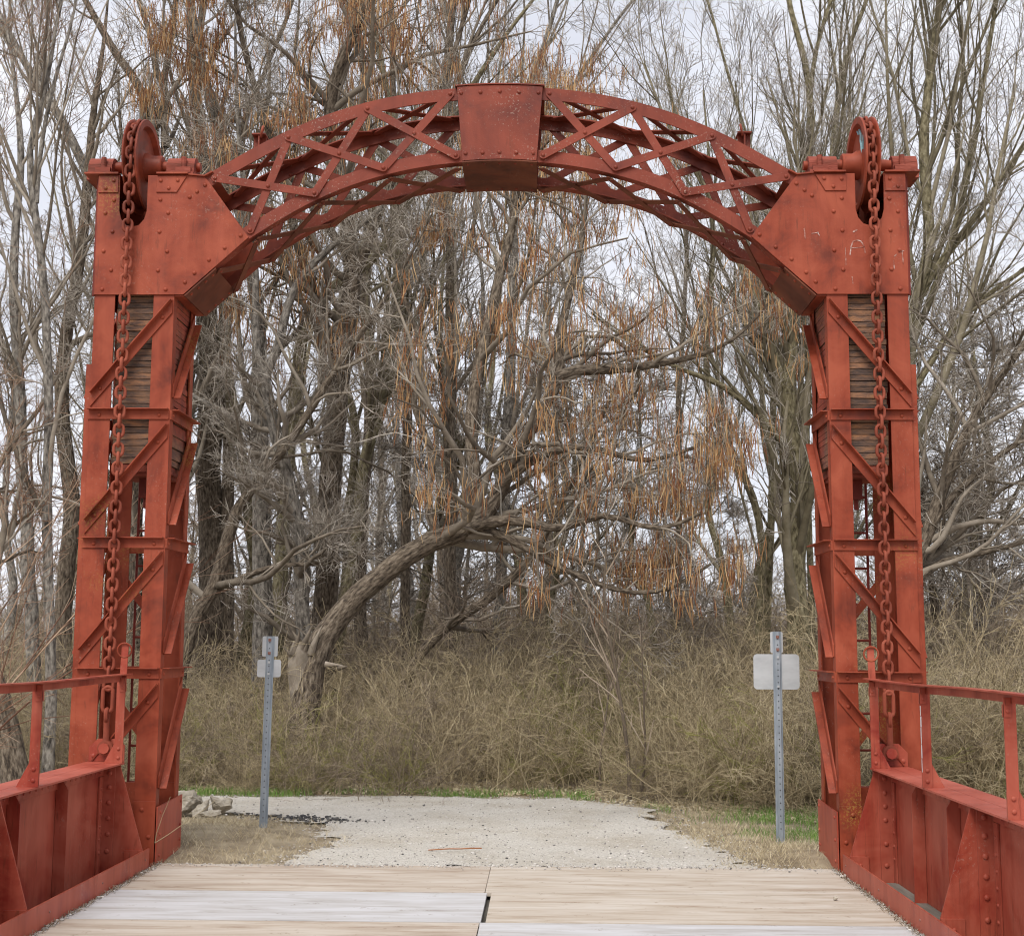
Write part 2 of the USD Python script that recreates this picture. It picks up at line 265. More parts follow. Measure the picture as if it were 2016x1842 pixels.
plywood('ply_white', (0.28, 0.25, 0.225), (0.43, 0.415, 0.405), (0.50, 0.495, 0.50), (0.545, 0.54, 0.555))
plywood('ply_pink', (0.22, 0.155, 0.110), (0.39, 0.32, 0.255), (0.48, 0.42, 0.355), (0.54, 0.495, 0.44))
mat('gravel_bed', {
    'g': ('geometry', {}), 'v': ('voronoi_texture', {'scale': 75.0}), 'n': ('noise_texture', {'scale': 55.0, 'detail': 5.0, 'roughness': 0.7}), 'nl': ('noise_texture', {'scale': 1.1, 'detail': 5.0, 'roughness': 0.6}),
    'r': ('rgb_ramp', {'ramp': [(0.24, (0.15, 0.135, 0.115)), (0.38, (0.43, 0.40, 0.35)), (0.56, (0.58, 0.55, 0.495)), (0.8, (0.70, 0.67, 0.62))]}),
    'rl': ('rgb_ramp', {'ramp': [(0.3, (0.80, 0.76, 0.70)), (0.55, (1, 1, 1))]}), 'mu': ('mix', {'mix_type': 'multiply', 'fac': 1.0}),
    'b': ('bump', {'strength': 0.9, 'distance': 0.012}), 'p': ('principled_bsdf', {'roughness': 0.95, 'specular_ior_level': 0.2})},
    [('g.position', 'v.vector'), ('g.position', 'n.vector'), ('g.position', 'nl.vector'), ('n.fac', 'r.fac'), ('nl.fac', 'rl.fac'), ('r.color', 'mu.color1'), ('rl.color', 'mu.color2'), ('mu.color', 'p.base_color'), ('v.distance', 'b.height'), ('b.normal', 'p.normal')])
def pebble(name, c):
    mat(name, {'oi': ('object_info', {}), 'r': ('rgb_ramp', {'ramp': [(0.0, tuple(x * 0.45 for x in c)), (0.25, tuple(x * 0.8 for x in c)), (1.0, c)]}), 'p': ('principled_bsdf', {'roughness': 0.9})},
        [('oi.random', 'r.fac'), ('r.color', 'p.base_color')])
pebble('pebble_pale', (0.60, 0.57, 0.53)); pebble('pebble_gray', (0.30, 0.28, 0.26)); pebble('pebble_dark', (0.10, 0.095, 0.09))
# ================================================================ portal: two riveted towers and the lattice arch
DY = 0.64
portal = thing('bridge_portal', 'red riveted steel portal of two lattice towers joined by a lattice arch over the road', 'bridge portal')
SIDES = (-1, 1)
HZ = (3.37, 2.388, 1.415)

def angle_lists(s):
    P_ = M['paint']
    def add(name, mesh, mat=P_, **k): return part(portal, name, mir(mesh, s), mat, **k)
    # four corner posts, each an angle
    for nm, xo, sgn in (('post', 3.125, -1), ('post', 2.505, 1)):
        a, b = xo, xo + sgn * 0.16
        x0, x1 = min(a, b), max(a, b)
        sx0, sx1 = (xo - 0.012, xo) if sgn < 0 else (xo, xo + 0.012)
        front = cat_([box(x0, x1, 0, 0.012, -0.12, 5.19), box(sx0, sx1, 0.012, 0.095, -0.12, 5.19)])
        back = cat_([box(x0, x1, DY - 0.012, DY, -0.12, 5.19), box(sx0, sx1, DY - 0.095, DY - 0.012, -0.12, 5.19)])
        add('post', front); add('post', back, M['paint'])
    add('edge_angle', cat_([box(3.127, 3.170, 0.014, 0.024, -0.12, 3.72), box(3.127, 3.135, 0.024, 0.10, -0.12, 3.72)]))
    # front and back horizontal struts
    for z in HZ:
        st = add('strut', cat_([box(2.512, 3.126, -0.012, 0.0, z - 0.080, z - 0.008), box(2.512, 3.130, -0.060, 0.0, z - 0.008, z)]))
        for x in (2.585, 3.045): rivet(st, (s * x, -0.012, z - 0.048), (0, -1, 0), 0.0155, P_)
        add('strut', cat_([box(2.512, 3.126, DY, DY + 0.012, z - 0.080, z - 0.008), box(2.512, 3.126, DY, DY + 0.06, z - 0.008, z)]))
        for side, xx, o in (('in', 2.505, -1), ('out', 3.125, 1)):
            x0, x1 = sorted((xx, xx + o * 0.012)); f0, f1 = sorted((xx, xx + o * 0.062))
            ss = add('strut', cat_([box(x0, x1, 0.0, DY, z - 0.080, z - 0.008), box(f0, f1, 0.03, DY + 0.05, z - 0.008, z)]))
            if o < 0:
                for y in (0.05, 0.59): rivet(ss, (s * x0, y, z - 0.045), (-s, 0, 0), 0.014, P_)
    # front diagonals: outer foot, inner head; flange along the upper edge
    for zt, zb in ((4.227, 3.495), (3.257, 2.521), (2.289, 1.551), (1.305, 0.565)):
        poly = [(2.514, zt), (2.514, zt - 0.106), (3.120, zb - 0.108), (3.120, zb)]
        d = unit((3.120 - 2.514, 0, zb - zt))
        fl = bar((2.520, -0.034, zt - 0.008), (3.116, -0.034, zb - 0.003), 0.009, 0.056, (0, 1, 0))
        dg = add('diagonal', cat_([pxz(poly[::-1], -0.013, -0.001), fl]))
        for t in (0.12, 0.88): rivet(dg, (s * (2.514 + 0.606 * t), -0.013, zt + (zb - zt) * t - 0.055), (0, -1, 0), 0.0165, P_)
        # back face diagonal runs the other way
        poly = [(2.514, zb), (2.514, zb - 0.10), (3.120, zt - 0.10), (3.120, zt)]
        add('diagonal', pxz(poly[::-1], DY + 0.001, DY + 0.013))
        # roadside and outer face diagonals
        for xx, o in ((2.505, -1), (3.125, 1)):
            x0, x1 = sorted((xx + o * 0.001, xx + o * 0.013))
            pl = pyz([(0.035, zb - 0.03), (0.035, zb + 0.06), (0.60, zt + 0.03), (0.60, zt - 0.06)][::-1], x0, x1)
            c = xx + o * 0.034
            fl = bar((c, 0.045, zb - 0.035), (c, 0.612, zt - 0.062), 0.010, 0.062, (1, 0, 0))
            add('diagonal', cat_([pl, fl]))
    # gusset plates with the slot for the wheel
    gp = Polygon([(3.130, 5.218), (3.127, 4.262), (2.434, 4.262), (1.941, 4.716), (2.262, 5.160), (2.300, 5.202), (2.440, 5.214)])
    slot = Polygon([(2.742, 5.4), (2.742, 4.93), (2.760, 4.862), (2.800, 4.815), (2.85, 4.802), (2.90, 4.815), (2.94, 4.862), (2.958, 4.93), (2.966, 5.4)])
    gpl = gp.difference(slot)
    g = add('gusset_plate', pxz(gpl, -0.014, -0.001))
    for x, z in ((3.001, 5.015), (3.065, 4.912), (3.003, 4.763), (3.066, 4.607), (3.001, 4.456), (3.064, 4.304), (2.638, 5.019), (2.573, 4.913), (2.636, 4.762), (2.57, 4.605),
                 (2.635, 4.453), (2.571, 4.303), (2.293, 5.136), (2.354, 5.084), (2.41, 5.04), (2.002, 4.73), (2.124, 4.633), (2.243, 4.537), (2.352, 4.433), (2.423, 4.359)):
        rivet(g, (s * x, -0.014, z), (0, -1, 0), 0.0165, P_)
    add('gusset_plate', pxz(gp, DY + 0.001, DY + 0.014))
    for poly, rv in (([(3.126, 5.204), (2.971, 5.204), (2.971, 5.075), (3.126, 5.075)], ((3.068, 5.109), (3.007, 5.170))),
                     ([(2.672, 5.204), (2.438, 5.204), (2.512, 5.077), (2.672, 5.077)], ((2.574, 5.108), (2.638, 5.169), (2.505, 5.172)))):
        c = add('cap_bracket', cat_([pxz(Polygon(poly), -0.024, -0.0145)]))
        for x, z in rv: rivet(c, (s * x, -0.024, z), (0, -1, 0), 0.0155, P_)
    add('cap_plate', box(2.968, 3.235, -0.045, DY + 0.045, 5.219, 5.232)); add('cap_plate', box(2.425, 2.670, -0.045, DY + 0.045, 5.219, 5.232))
    tp = pxz(Polygon([(2.425, 5.214), (2.425, 5.226), (2.300, 5.213), (2.240, 5.247), (2.232, 5.237), (2.298, 5.202)]), -0.03, DY + 0.03); add('cap_plate', tp)
    # outer face and the soffit of the knee
    add('side_plate', box(3.131, 3.139, 0.0, DY, 4.262, 5.218), M['paint_dark']); add('side_angle', box(3.1395, 3.156, 0.03, 0.04, 4.262, 5.20), M['paint_dark'])
    dk = unit((2.434 - 1.941, 0, 4.262 - 4.716)); nk = np.array([dk[2], 0, -dk[0]]); nk = nk if nk[2] < 0 else -nk
    A, B = np.array([2.432, 0, 4.262]), np.array([2.196, 0, 4.479])
    off = nk * 0.012
    kp = add('knee_plate', bar((A[0] + off[0], DY / 2, A[2] + off[2]), (B[0] + off[0], DY / 2, B[2] + off[2]), DY + 0.024, 0.010, nk), M['paint_brown'])
    for t in (0.15, 0.38, 0.61, 0.84):
        for y in (0.045, DY - 0.045):
            p = A + (B - A) * t + nk * 0.017; rivet(kp, (s * p[0], y, p[2]), (s * nk[0], 0, nk[2]), 0.014, P_)
    add('knee_plate', box(2.43, 2.503, 0.0, DY, 4.250, 4.260))
    # foot: cover plates
    fc = add('foot_plate', box(2.500, 2.668, -0.014, -0.001, -0.12, 0.447))
    for x, z in ((2.60, 0.385), (2.545, 0.19)): rivet(fc, (s * x, -0.014, z), (0, -1, 0), 0.0165, P_)
    fs = add('foot_plate', pyz([(-0.016, -0.06), (0.665, 0.02), (0.665, 0.425), (0.03, 0.405), (-0.016, 0.405)], 2.480, 2.491), M['paint_girder'])
    for y, z in ((0.05, 0.36), (0.62, 0.38), (0.05, 0.20), (0.62, 0.20), (0.05, 0.05), (0.62, 0.09)): rivet(fs, (s * 2.480, y, z), (-s, 0, 0), 0.014, M['paint_girder'])
    add('foot_plate', box(2.52, 3.11, DY - 0.03, DY - 0.013, 0.10, 0.52))
    # wooden shaft bearings on the caps
    for x0, x1 in ((3.085, 3.275), (2.430, 2.650)):
        prof = unary_union([Polygon([(0.13, 5.233), (0.37, 5.233), (0.37, 5.30), (0.345, 5.30), (0.345, 5.37), (0.155, 5.37), (0.155, 5.30), (0.13, 5.30)]), Point(0.25, 5.36).buffer(0.083, 8)])
        bl = add('shaft_bearing', pyz(prof, x0, x1), M['red_timber'])
        add_b = cat_([cyl(((x0 + x1) / 2 - 0.03, 0.15, 5.30), ((x0 + x1) / 2 - 0.03, 0.15, 5.42), 0.022, 10), box((x0 + x1) / 2 - 0.09, (x0 + x1) / 2 + 0.03, 0.125, 0.17, 5.29, 5.335)])
        part(bl, 'bearing_bolt', mir(add_b, s), M['red_timber'])
for s in SIDES: angle_lists(s)

# chalk scribble left on the right gusset
gus = [p for p in portal.GetChildren() if p.GetName().startswith('gusset_plate')][2]
def stroke(pts, w=0.007):
    return pxz(LineString(pts).buffer(w / 2, cap_style=1, quad_segs=2), -0.0165, -0.0145)
for pts, w in (([(2.655, 4.62), (2.656, 4.49)], 0.006), ([(2.690, 4.57), (2.697, 4.63), (2.715, 4.675), (2.745, 4.685), (2.775, 4.675), (2.795, 4.64), (2.805, 4.585)], 0.009), ([(2.695, 4.62), (2.800, 4.63)], 0.005),
               ([(2.345, 4.775), (2.350, 4.70)], 0.010), ([(2.395, 4.735), (2.45, 4.745)], 0.006), ([(2.445, 4.745), (2.46, 4.72)], 0.006), ([(2.72, 4.75), (2.745, 4.765)], 0.012), ([(3.085, 4.60), (3.092, 4.50)], 0.007),
               ([(3.06, 4.585), (3.10, 4.60)], 0.006), ([(3.02, 4.52), (3.022, 4.46)], 0.007), ([(3.04, 4.57), (3.025, 4.555)], 0.007), ([(2.84, 4.52), (2.845, 4.46)], 0.006), ([(2.70, 4.395), (2.705, 4.345)], 0.006)):
    part(gus, 'chalk_mark', stroke(pts, w), M['chalk'])

# ---------------------------------------------------------------- arch
NT = [(2.214, 5.189), (1.649, 5.519), (1.034, 5.750), (0.389, 5.870)]
NB = [(1.931, 4.776), (1.436, 5.066), (0.902, 5.268), (0.340, 5.367)]
UP = [(2.330, 5.195), (2.239, 5.253), (1.666, 5.577), (1.059, 5.804), (0.416, 5.914), (0.300, 5.922)]
LO = [(2.434, 4.262), (1.941, 4.706), (1.418, 5.021), (0.877, 5.221), (0.287, 5.318), (0.240, 5.321)]
def curve(pts, n=6):
    p = np.array(pts); t = np.concatenate([[0], np.cumsum(np.linalg.norm(np.diff(p, axis=0), axis=1))]); c = CubicSpline(t, p, bc_type='natural')
    q = np.unique(np.concatenate([np.linspace(t[i], t[i + 1], n + 1) for i in range(len(t) - 1)])); return c(q)
UPc = np.vstack([UP[0], curve(UP[1:])]); LOc = np.vstack([LO[0], curve(LO[1:])])
A_ = M['paint_arch']
def chord(line, inward, y0, y1, f0, f1):
    ls = LineString(line); web = ls.buffer(0.098 * inward, single_sided=True, cap_style=2); rib = ls.buffer(0.011 * inward, single_sided=True, cap_style=2); f0, f1 = (y1 + 0.0004, f1) if f1 - y1 > y0 - f0 else (f0, y0 - 0.0004)
    return cat_([pxz(web, y0, y1), pxz(rib, f0, f1)])
def capsule(a, b, w=0.062): return LineString([a, b]).buffer(w / 2, cap_style=1, quad_segs=4)
for s in SIDES:
    for face in (0, 1):
        yf = 0.0 if face == 0 else DY
        o = -1 if face == 0 else 1
        ya, yb = sorted((yf, yf - o * 0.012)); f0, f1 = sorted((yf, yf - o * 0.088))
        up = part(portal, 'top_chord', mir(chord(UPc, 1, ya, yb, f0, f1), s), A_)
        lo = part(portal, 'bottom_chord', mir(chord(LOc, -1, ya, yb, f0, f1), s), A_)
        for i in range(3):
            a0, a1 = sorted((yf + o * 0.013, yf + o * 0.024)); b0, b1 = sorted((yf + o * 0.001, yf + o * 0.012))
            l1 = part(portal, 'lattice_bar', mir(pxz(capsule(NT[i], NB[i + 1]), a0, a1), s), A_)
            l2 = part(portal, 'lattice_bar', mir(pxz(capsule(NT[i + 1], NB[i]), b0, b1), s), A_)
            if face == 0:
                c = LineString([NT[i], NB[i + 1]]).intersection(LineString([NT[i + 1], NB[i]]))
                for q in (NT[i], NB[i + 1], (c.x, c.y)): rivet(l1, (s * q[0], -0.024, q[1]), (0, -1, 0), 0.0165, A_)
                if i == 2: rivet(l2, (s * NT[3][0], -0.012, NT[3][1]), (0, -1, 0), 0.0165, A_)
                if i == 0: rivet(l2, (s * NB[0][0], -0.012, NB[0][1]), (0, -1, 0), 0.0165, A_)
        if face == 1:
            for q in [(1.75, 5.455), (1.35, 5.64), (0.75, 5.81)]: rivet(up, (s * q[0], DY - 0.012, q[1] - 0.01), (0, -1, 0), 0.0165, A_)
            for q in [(1.80, 4.845), (1.86, 4.80), (1.20, 5.155)]: rivet(lo, (s * q[0], DY - 0.012, q[1]), (0, -1, 0), 0.0165, A_)
    # cross lacing between the front and back ribs
    for nodes, dz, tn in (([(2.20, 5.255), (1.664, 5.560), (1.057, 5.785), (0.405, 5.895)], 0.0, 'top'), ([(2.190, 4.470), (1.900, 4.725), (1.405, 5.022), (0.870, 5.216), (0.325, 5.308)], 0.0, 'bottom')):
        for i in range(len(nodes) - 1):
            (xa, za), (xb, zb) = nodes[i], nodes[i + 1]
            n = unit((-(zb - za), 0, xb - xa)); n = n if n[2] > 0 else -n
            sh = n * (-0.019 if tn == 'bottom' else 0.006)
            for k, (y0, y1) in enumerate(((0.03, DY - 0.03), (DY - 0.03, 0.03))):
                e = sh + n * (-0.011 * k)
                lb = part(portal, 'lacing_bar', mir(bar((xa + e[0], y0, za + e[2]), (xb + e[0], y1, zb + e[2]), 0.062, 0.009, n), s), M['paint_brown'] if tn == 'bottom' else A_)
                if tn == 'bottom':
                    for p in ((xa, y0, za), (xb, y1, zb)):
                        q = np.array(p) + e - n * 0.0045; q += unit(np.array([xb - xa, y1 - y0, zb - za])) * (0.03 if p[0] == xa else -0.03)
                        rivet(lb, (s * q[0], q[1], q[2]), (-s * n[0], 0, -n[2]), 0.013, A_)
    # little lug on top of the arch
    lx, lz = 1.945, 5.555
    lug = part(portal, 'lug', mir(cat_([box(lx - 0.055, lx + 0.055, 0.26, 0.40, lz + 0.095, lz + 0.107), box(lx - 0.006, lx + 0.006, 0.27, 0.39, lz - 0.05, lz + 0.10), box(lx - 0.05, lx + 0.05, 0.32, 0.335, lz - 0.05, lz + 0.095)]), s), A_)
    ring = trimesh.creation.torus(0.042, 0.010, 18, 8); ring.apply_transform(trimesh.transformations.rotation_matrix(1.4, [0.3, 1, 0.1])); ring.apply_translation([lx - 0.025, 0.27, lz + 0.12])
    part(lug, 'shackle', mir(ring, s), M['paint_chain'], smooth=40)
    part(portal, 'top_chord_splice', mir(pxz(LineString([(2.10, 5.30), (1.90, 5.415)]).buffer(0.03, cap_style=2), -0.010, -0.001), s), A_) if False else None
# crown box
cr = [(0.335, 5.917), (0.22, 5.927), (0, 5.932), (-0.22, 5.927), (-0.335, 5.917), (-0.287, 5.318), (-0.15, 5.329), (0, 5.333), (0.15, 5.329), (0.287, 5.318)]
for face in (0, 1):
    y0, y1 = ((-0.030, -0.0255) if face == 0 else (DY + 0.0255, DY + 0.030))
    y0, y1 = (-0.034, -0.0005) if face == 0 else (DY + 0.0005, DY + 0.034)
    c = part(portal, 'crown_plate', pxz(Polygon(cr), y0, y1), A_)
    if face == 0:
        for k in range(5):
            rivet(c, (-0.302 + 0.151 * k, -0.034, 5.868 + 0.006 * (2 - abs(k - 2))), (0, -1, 0), 0.0165, A_)
            rivet(c, (-0.262 + 0.131 * k, -0.034, 5.378 + 0.005 * (2 - abs(k - 2))), (0, -1, 0), 0.0165, A_)
xs = np.linspace(-0.292, 0.292, 9)
sof = [(x, 5.312 + 0.014 * (1 - (x / 0.29) ** 2)) for x in xs]
sp = part(portal, 'crown_soffit', pxz(Polygon(sof + [(x, z - 0.010) for x, z in sof[::-1]]), -0.036, DY + 0.036), M['paint_brown'])
for x in (-0.25, -0.12, 0.0, 0.12, 0.25):
    for y in (0.02, DY - 0.02): rivet(sp, (x, y, 5.302 + 0.014 * (1 - (x / 0.29) ** 2)), (0, 0, -1), 0.013, A_)
top = [(x, 5.922 + 0.013 * (1 - (x / 0.34) ** 2)) for x in np.linspace(-0.35, 0.35, 9)]
part(portal, 'crown_cap', pxz(Polygon(top + [(x, z + 0.010) for x, z in top[::-1]]), -0.042, DY + 0.042), A_)

# ---------------------------------------------------------------- ladders, counterweights
SIDE_NAME = {-1: 'left', 1: 'right'}
for s in SIDES:
    ld = thing('ladder', 'thin dark red rung ladder behind the %s tower, below its wooden counterweight' % SIDE_NAME[s], 'ladder', (s * 2.79, DY + 0.12, 0))
    for x in (2.64, 2.94): part(ld, 'rail', mir(cyl((x, DY + 0.12, 0), (x, DY + 0.12, 5.0), 0.011, 8), s), M['paint_dark'], smooth=40)
    for k in range(17): part(ld, 'rung', mir(cyl((2.64, DY + 0.12, 0.22 + 0.285 * k), (2.94, DY + 0.12, 0.22 + 0.285 * k), 0.010, 8), s), M['paint_dark'], smooth=40)
rng = np.random.default_rng(5)
for s in SIDES:
    cw = thing('counterweight', ('stack of brown and red wooden boards hung as a counterweight inside the left tower' if s < 0 else 'stack of grey brown wooden boards hung as a counterweight inside the right tower'), 'counterweight', (s * 2.74, 0.3, 2.95))
    z = 2.955; k = 0
    while z < 4.75:
        h = 0.0465 + rng.uniform(-0.004, 0.004); j = rng.uniform(-0.006, 0.006, 4)
        b = trimesh.creation.box([0.43, 0.535, h - 0.005]); v = b.vertices
        v[:, 2] += np.where(v[:, 0] > 0, 1, -1) * rng.uniform(-0.004, 0.004)
        b.apply_translation([2.742 + j[0], 0.318 + j[1], z + h / 2])
        part(cw, 'board', mir(b, s), M['cw_board']); z += h
    part(cw, 'bottom_frame', mir(cat_([box(2.545, 2.94, 0.06, 0.57, 2.895, 2.953), box(2.57, 2.92, 0.09, 0.54, 2.870, 2.894)]), s), M['red_timber'])
    part(cw, 'hanger', mir(cat_([box(2.72, 2.80, 0.27, 0.36, 2.72, 2.869), cyl((2.76, 0.315, 2.64), (2.76, 0.315, 2.72), 0.018, 10)]), s), M['paint_dark'])

# ---------------------------------------------------------------- wheels and chains
WX, WY, WZ, WR = 2.868, 0.25, 5.372, 0.372
for s in SIDES:
    wh = thing('chain_wheel', ('grooved red wheel carrying the chain on top of the left tower' if s < 0 else 'grooved red wheel with a pale blue paint scrawl on top of the right tower'), 'wheel', (s * WX, WY, WZ))
    rim = lathe_x([(-0.058, WR - 0.05), (-0.058, WR), (-0.046, WR + 0.004), (-0.038, WR - 0.006), (-0.030, WR - 0.058), (0.0, WR - 0.066), (0.030, WR - 0.058), (0.038, WR - 0.006), (0.046, WR + 0.004), (0.058, WR), (0.058, WR - 0.05),
                   (0.020, WR - 0.075), (0.014, 0.15), (0.040, 0.10), (-0.040, 0.10), (-0.014, 0.15), (-0.020, WR - 0.075), (-0.058, WR - 0.05)], s * WX, WY, WZ, 48)
    part(wh, 'rim', rim, M['paint'], smooth=35)
    hub = lathe_x([(-0.17, 0.0), (-0.17, 0.085), (-0.162, 0.092), (-0.085, 0.092), (-0.05, 0.115), (0.05, 0.115), (0.07, 0.08), (0.075, 0.0)], WX, WY, WZ, 28)
    part(wh, 'hub', mir(hub, s), M['paint'], smooth=35)
    sh = lathe_x([(2.40, 0.0), (2.40, 0.036), (2.62, 0.036), (2.635, 0.046), (2.70, 0.046), (3.05, 0.046), (3.10, 0.036), (3.29, 0.036), (3.29, 0.0)], 0, WY, WZ, 20)
    part(wh, 'shaft', mir(sh, s), M['paint'], smooth=35)
    if s > 0:
        for pts, w in (([(0.30, 0.05), (0.24, 0.10), (0.19, 0.085), (0.12, 0.11), (0.06, 0.13)], 0.010), ([(0.20, 0.20), (0.16, 0.165), (0.10, 0.15)], 0.008), ([(0.27, 0.02), (0.31, -0.02)], 0.010)):
            ln = LineString([(WY - b, WZ + a) for a, b in pts]).buffer(w / 2, quad_segs=2)
            part(wh, 'paint_scrawl', pyz(ln, WX - 0.062, WX - 0.059) if False else pyz(LineString([(WY + 0.02 - b * 0.9, WZ + a * 0.95) for a, b in pts]).buffer(w / 2, quad_segs=2), WX - 0.030, WX - 0.018), M['blue_spray'])

def link_mesh(L=0.1225, Wd=0.091, r=0.0128, sec=7, seg=7):
    """stadium ring lying in the xz plane, long along z"""
    rad = (Wd - 2 * r) / 2; h = (L - 2 * r) / 2 - rad
    pts = [(rad * math.cos(a), h + rad * math.sin(a)) for a in np.linspace(0, math.pi, seg)] + [(rad * math.cos(a), -h + rad * math.sin(a)) for a in np.linspace(math.pi, 2 * math.pi, seg)]
    p = np.array(pts); n = len(p); t = np.roll(p, -1, 0) - np.roll(p, 1, 0); t /= np.linalg.norm(t, axis=1)[:, None]; nr = np.stack([t[:, 1], -t[:, 0]], 1)
    a = np.linspace(0, 2 * math.pi, sec, endpoint=False); v = []
    for i in range(n):
        for q in a: v.append((p[i, 0] + nr[i, 0] * r * math.cos(q), r * math.sin(q), p[i, 1] + nr[i, 1] * r * math.cos(q)))
    f = []
    for i in range(n):
        for k in range(sec):
            A, B, C, D = i * sec + k, i * sec + (k + 1) % sec, ((i + 1) % n) * sec + (k + 1) % sec, ((i + 1) % n) * sec + k
            f += [(A, C, B), (A, D, C)]
    mm = trimesh.Trimesh(v, f, process=False); mm.fix_normals(); return mm
LINK = link_mesh(); LONG = link_mesh(0.215, 0.100, 0.0155)
CY, CX, RG = WY - WR + 0.052 - 0.02, 2.864, WR - 0.036
for s in SIDES:
    ch = thing('lifting_chain', 'heavy red chain hanging from the %s tower wheel down to the girder end' % SIDE_NAME[s], 'chain', (s * CX, -0.08, 1.0))
    # path: up the front, over the wheel, down behind
    yf = WY - RG
    pts = [(yf, 1.30 + 0.0727 * k, 0.0) for k in range(int((WZ - 1.30) / 0.0727) + 1)]
    z0 = pts[-1][1]; arc0 = (WZ - z0); stp = 0.0727; rest = stp - arc0; a = rest / RG
    seq = [(y, z, 0.0) for y, z, _ in pts]
    while a < math.pi: seq.append((WY - RG * math.cos(a), WZ + RG * math.sin(a), a)); a += stp / RG
    z = WZ - (a - math.pi) * RG
    while z > 4.85: seq.append((WY + RG, z, math.pi)); z -= stp
    rr = np.random.default_rng(3 + s)
    for i, (y, z, a) in enumerate(seq):
        l = LINK.copy()
        l.apply_transform(trimesh.transformations.rotation_matrix((math.pi / 2 if i % 2 else 0.0) + rr.uniform(-0.10, 0.10) + (0.25 if s < 0 else 0.1), [0, 0, 1]))
        l.apply_transform(trimesh.transformations.rotation_matrix(rr.uniform(-0.025, 0.025), [0, 1, 0]))
        l.apply_transform(trimesh.transformations.rotation_matrix(-a, [1, 0, 0]))
        l.apply_translation([s * CX + rr.uniform(-0.0015, 0.0015), y, z]); part(ch, 'link', l, M['paint_chain'], smooth=True)
    l = LONG.copy(); l.apply_transform(trimesh.transformations.rotation_matrix(0.2, [0, 0, 1])); l.apply_translation([s * CX, yf, 1.185]); part(ch, 'long_link', l, M['paint_chain'], smooth=True)
    lp = link_mesh(0.12, 0.085, 0.0165); lp.apply_transform(trimesh.transformations.rotation_matrix(math.pi / 2, [0, 0, 1])); lp.apply_translation([s * CX, yf, 1.07])
    eye = [lp, cyl((s * CX, yf, 0.87), (s * CX, yf, 1.045), 0.023, 14)]
    e = trimesh.creation.annulus(r_min=0.03, r_max=0.056, height=0.05, sections=24); e.apply_transform(trimesh.transformations.rotation_matrix(math.pi / 2, [1, 0, 0])); e.apply_translation([s * CX, yf, 0.832])
    part(ch, 'eye_rod', cat_(eye + [e]), M['paint_chain'], smooth=35)
    pn = cat_([cyl((s * CX, yf - 0.05, 0.832), (s * CX, yf - 0.028, 0.832), 0.040, 8), cyl((s * CX, yf - 0.028, 0.832), (s * CX, yf + 0.07, 0.832), 0.029, 14)])
    part(ch, 'pin', pn, M['paint_girder'])

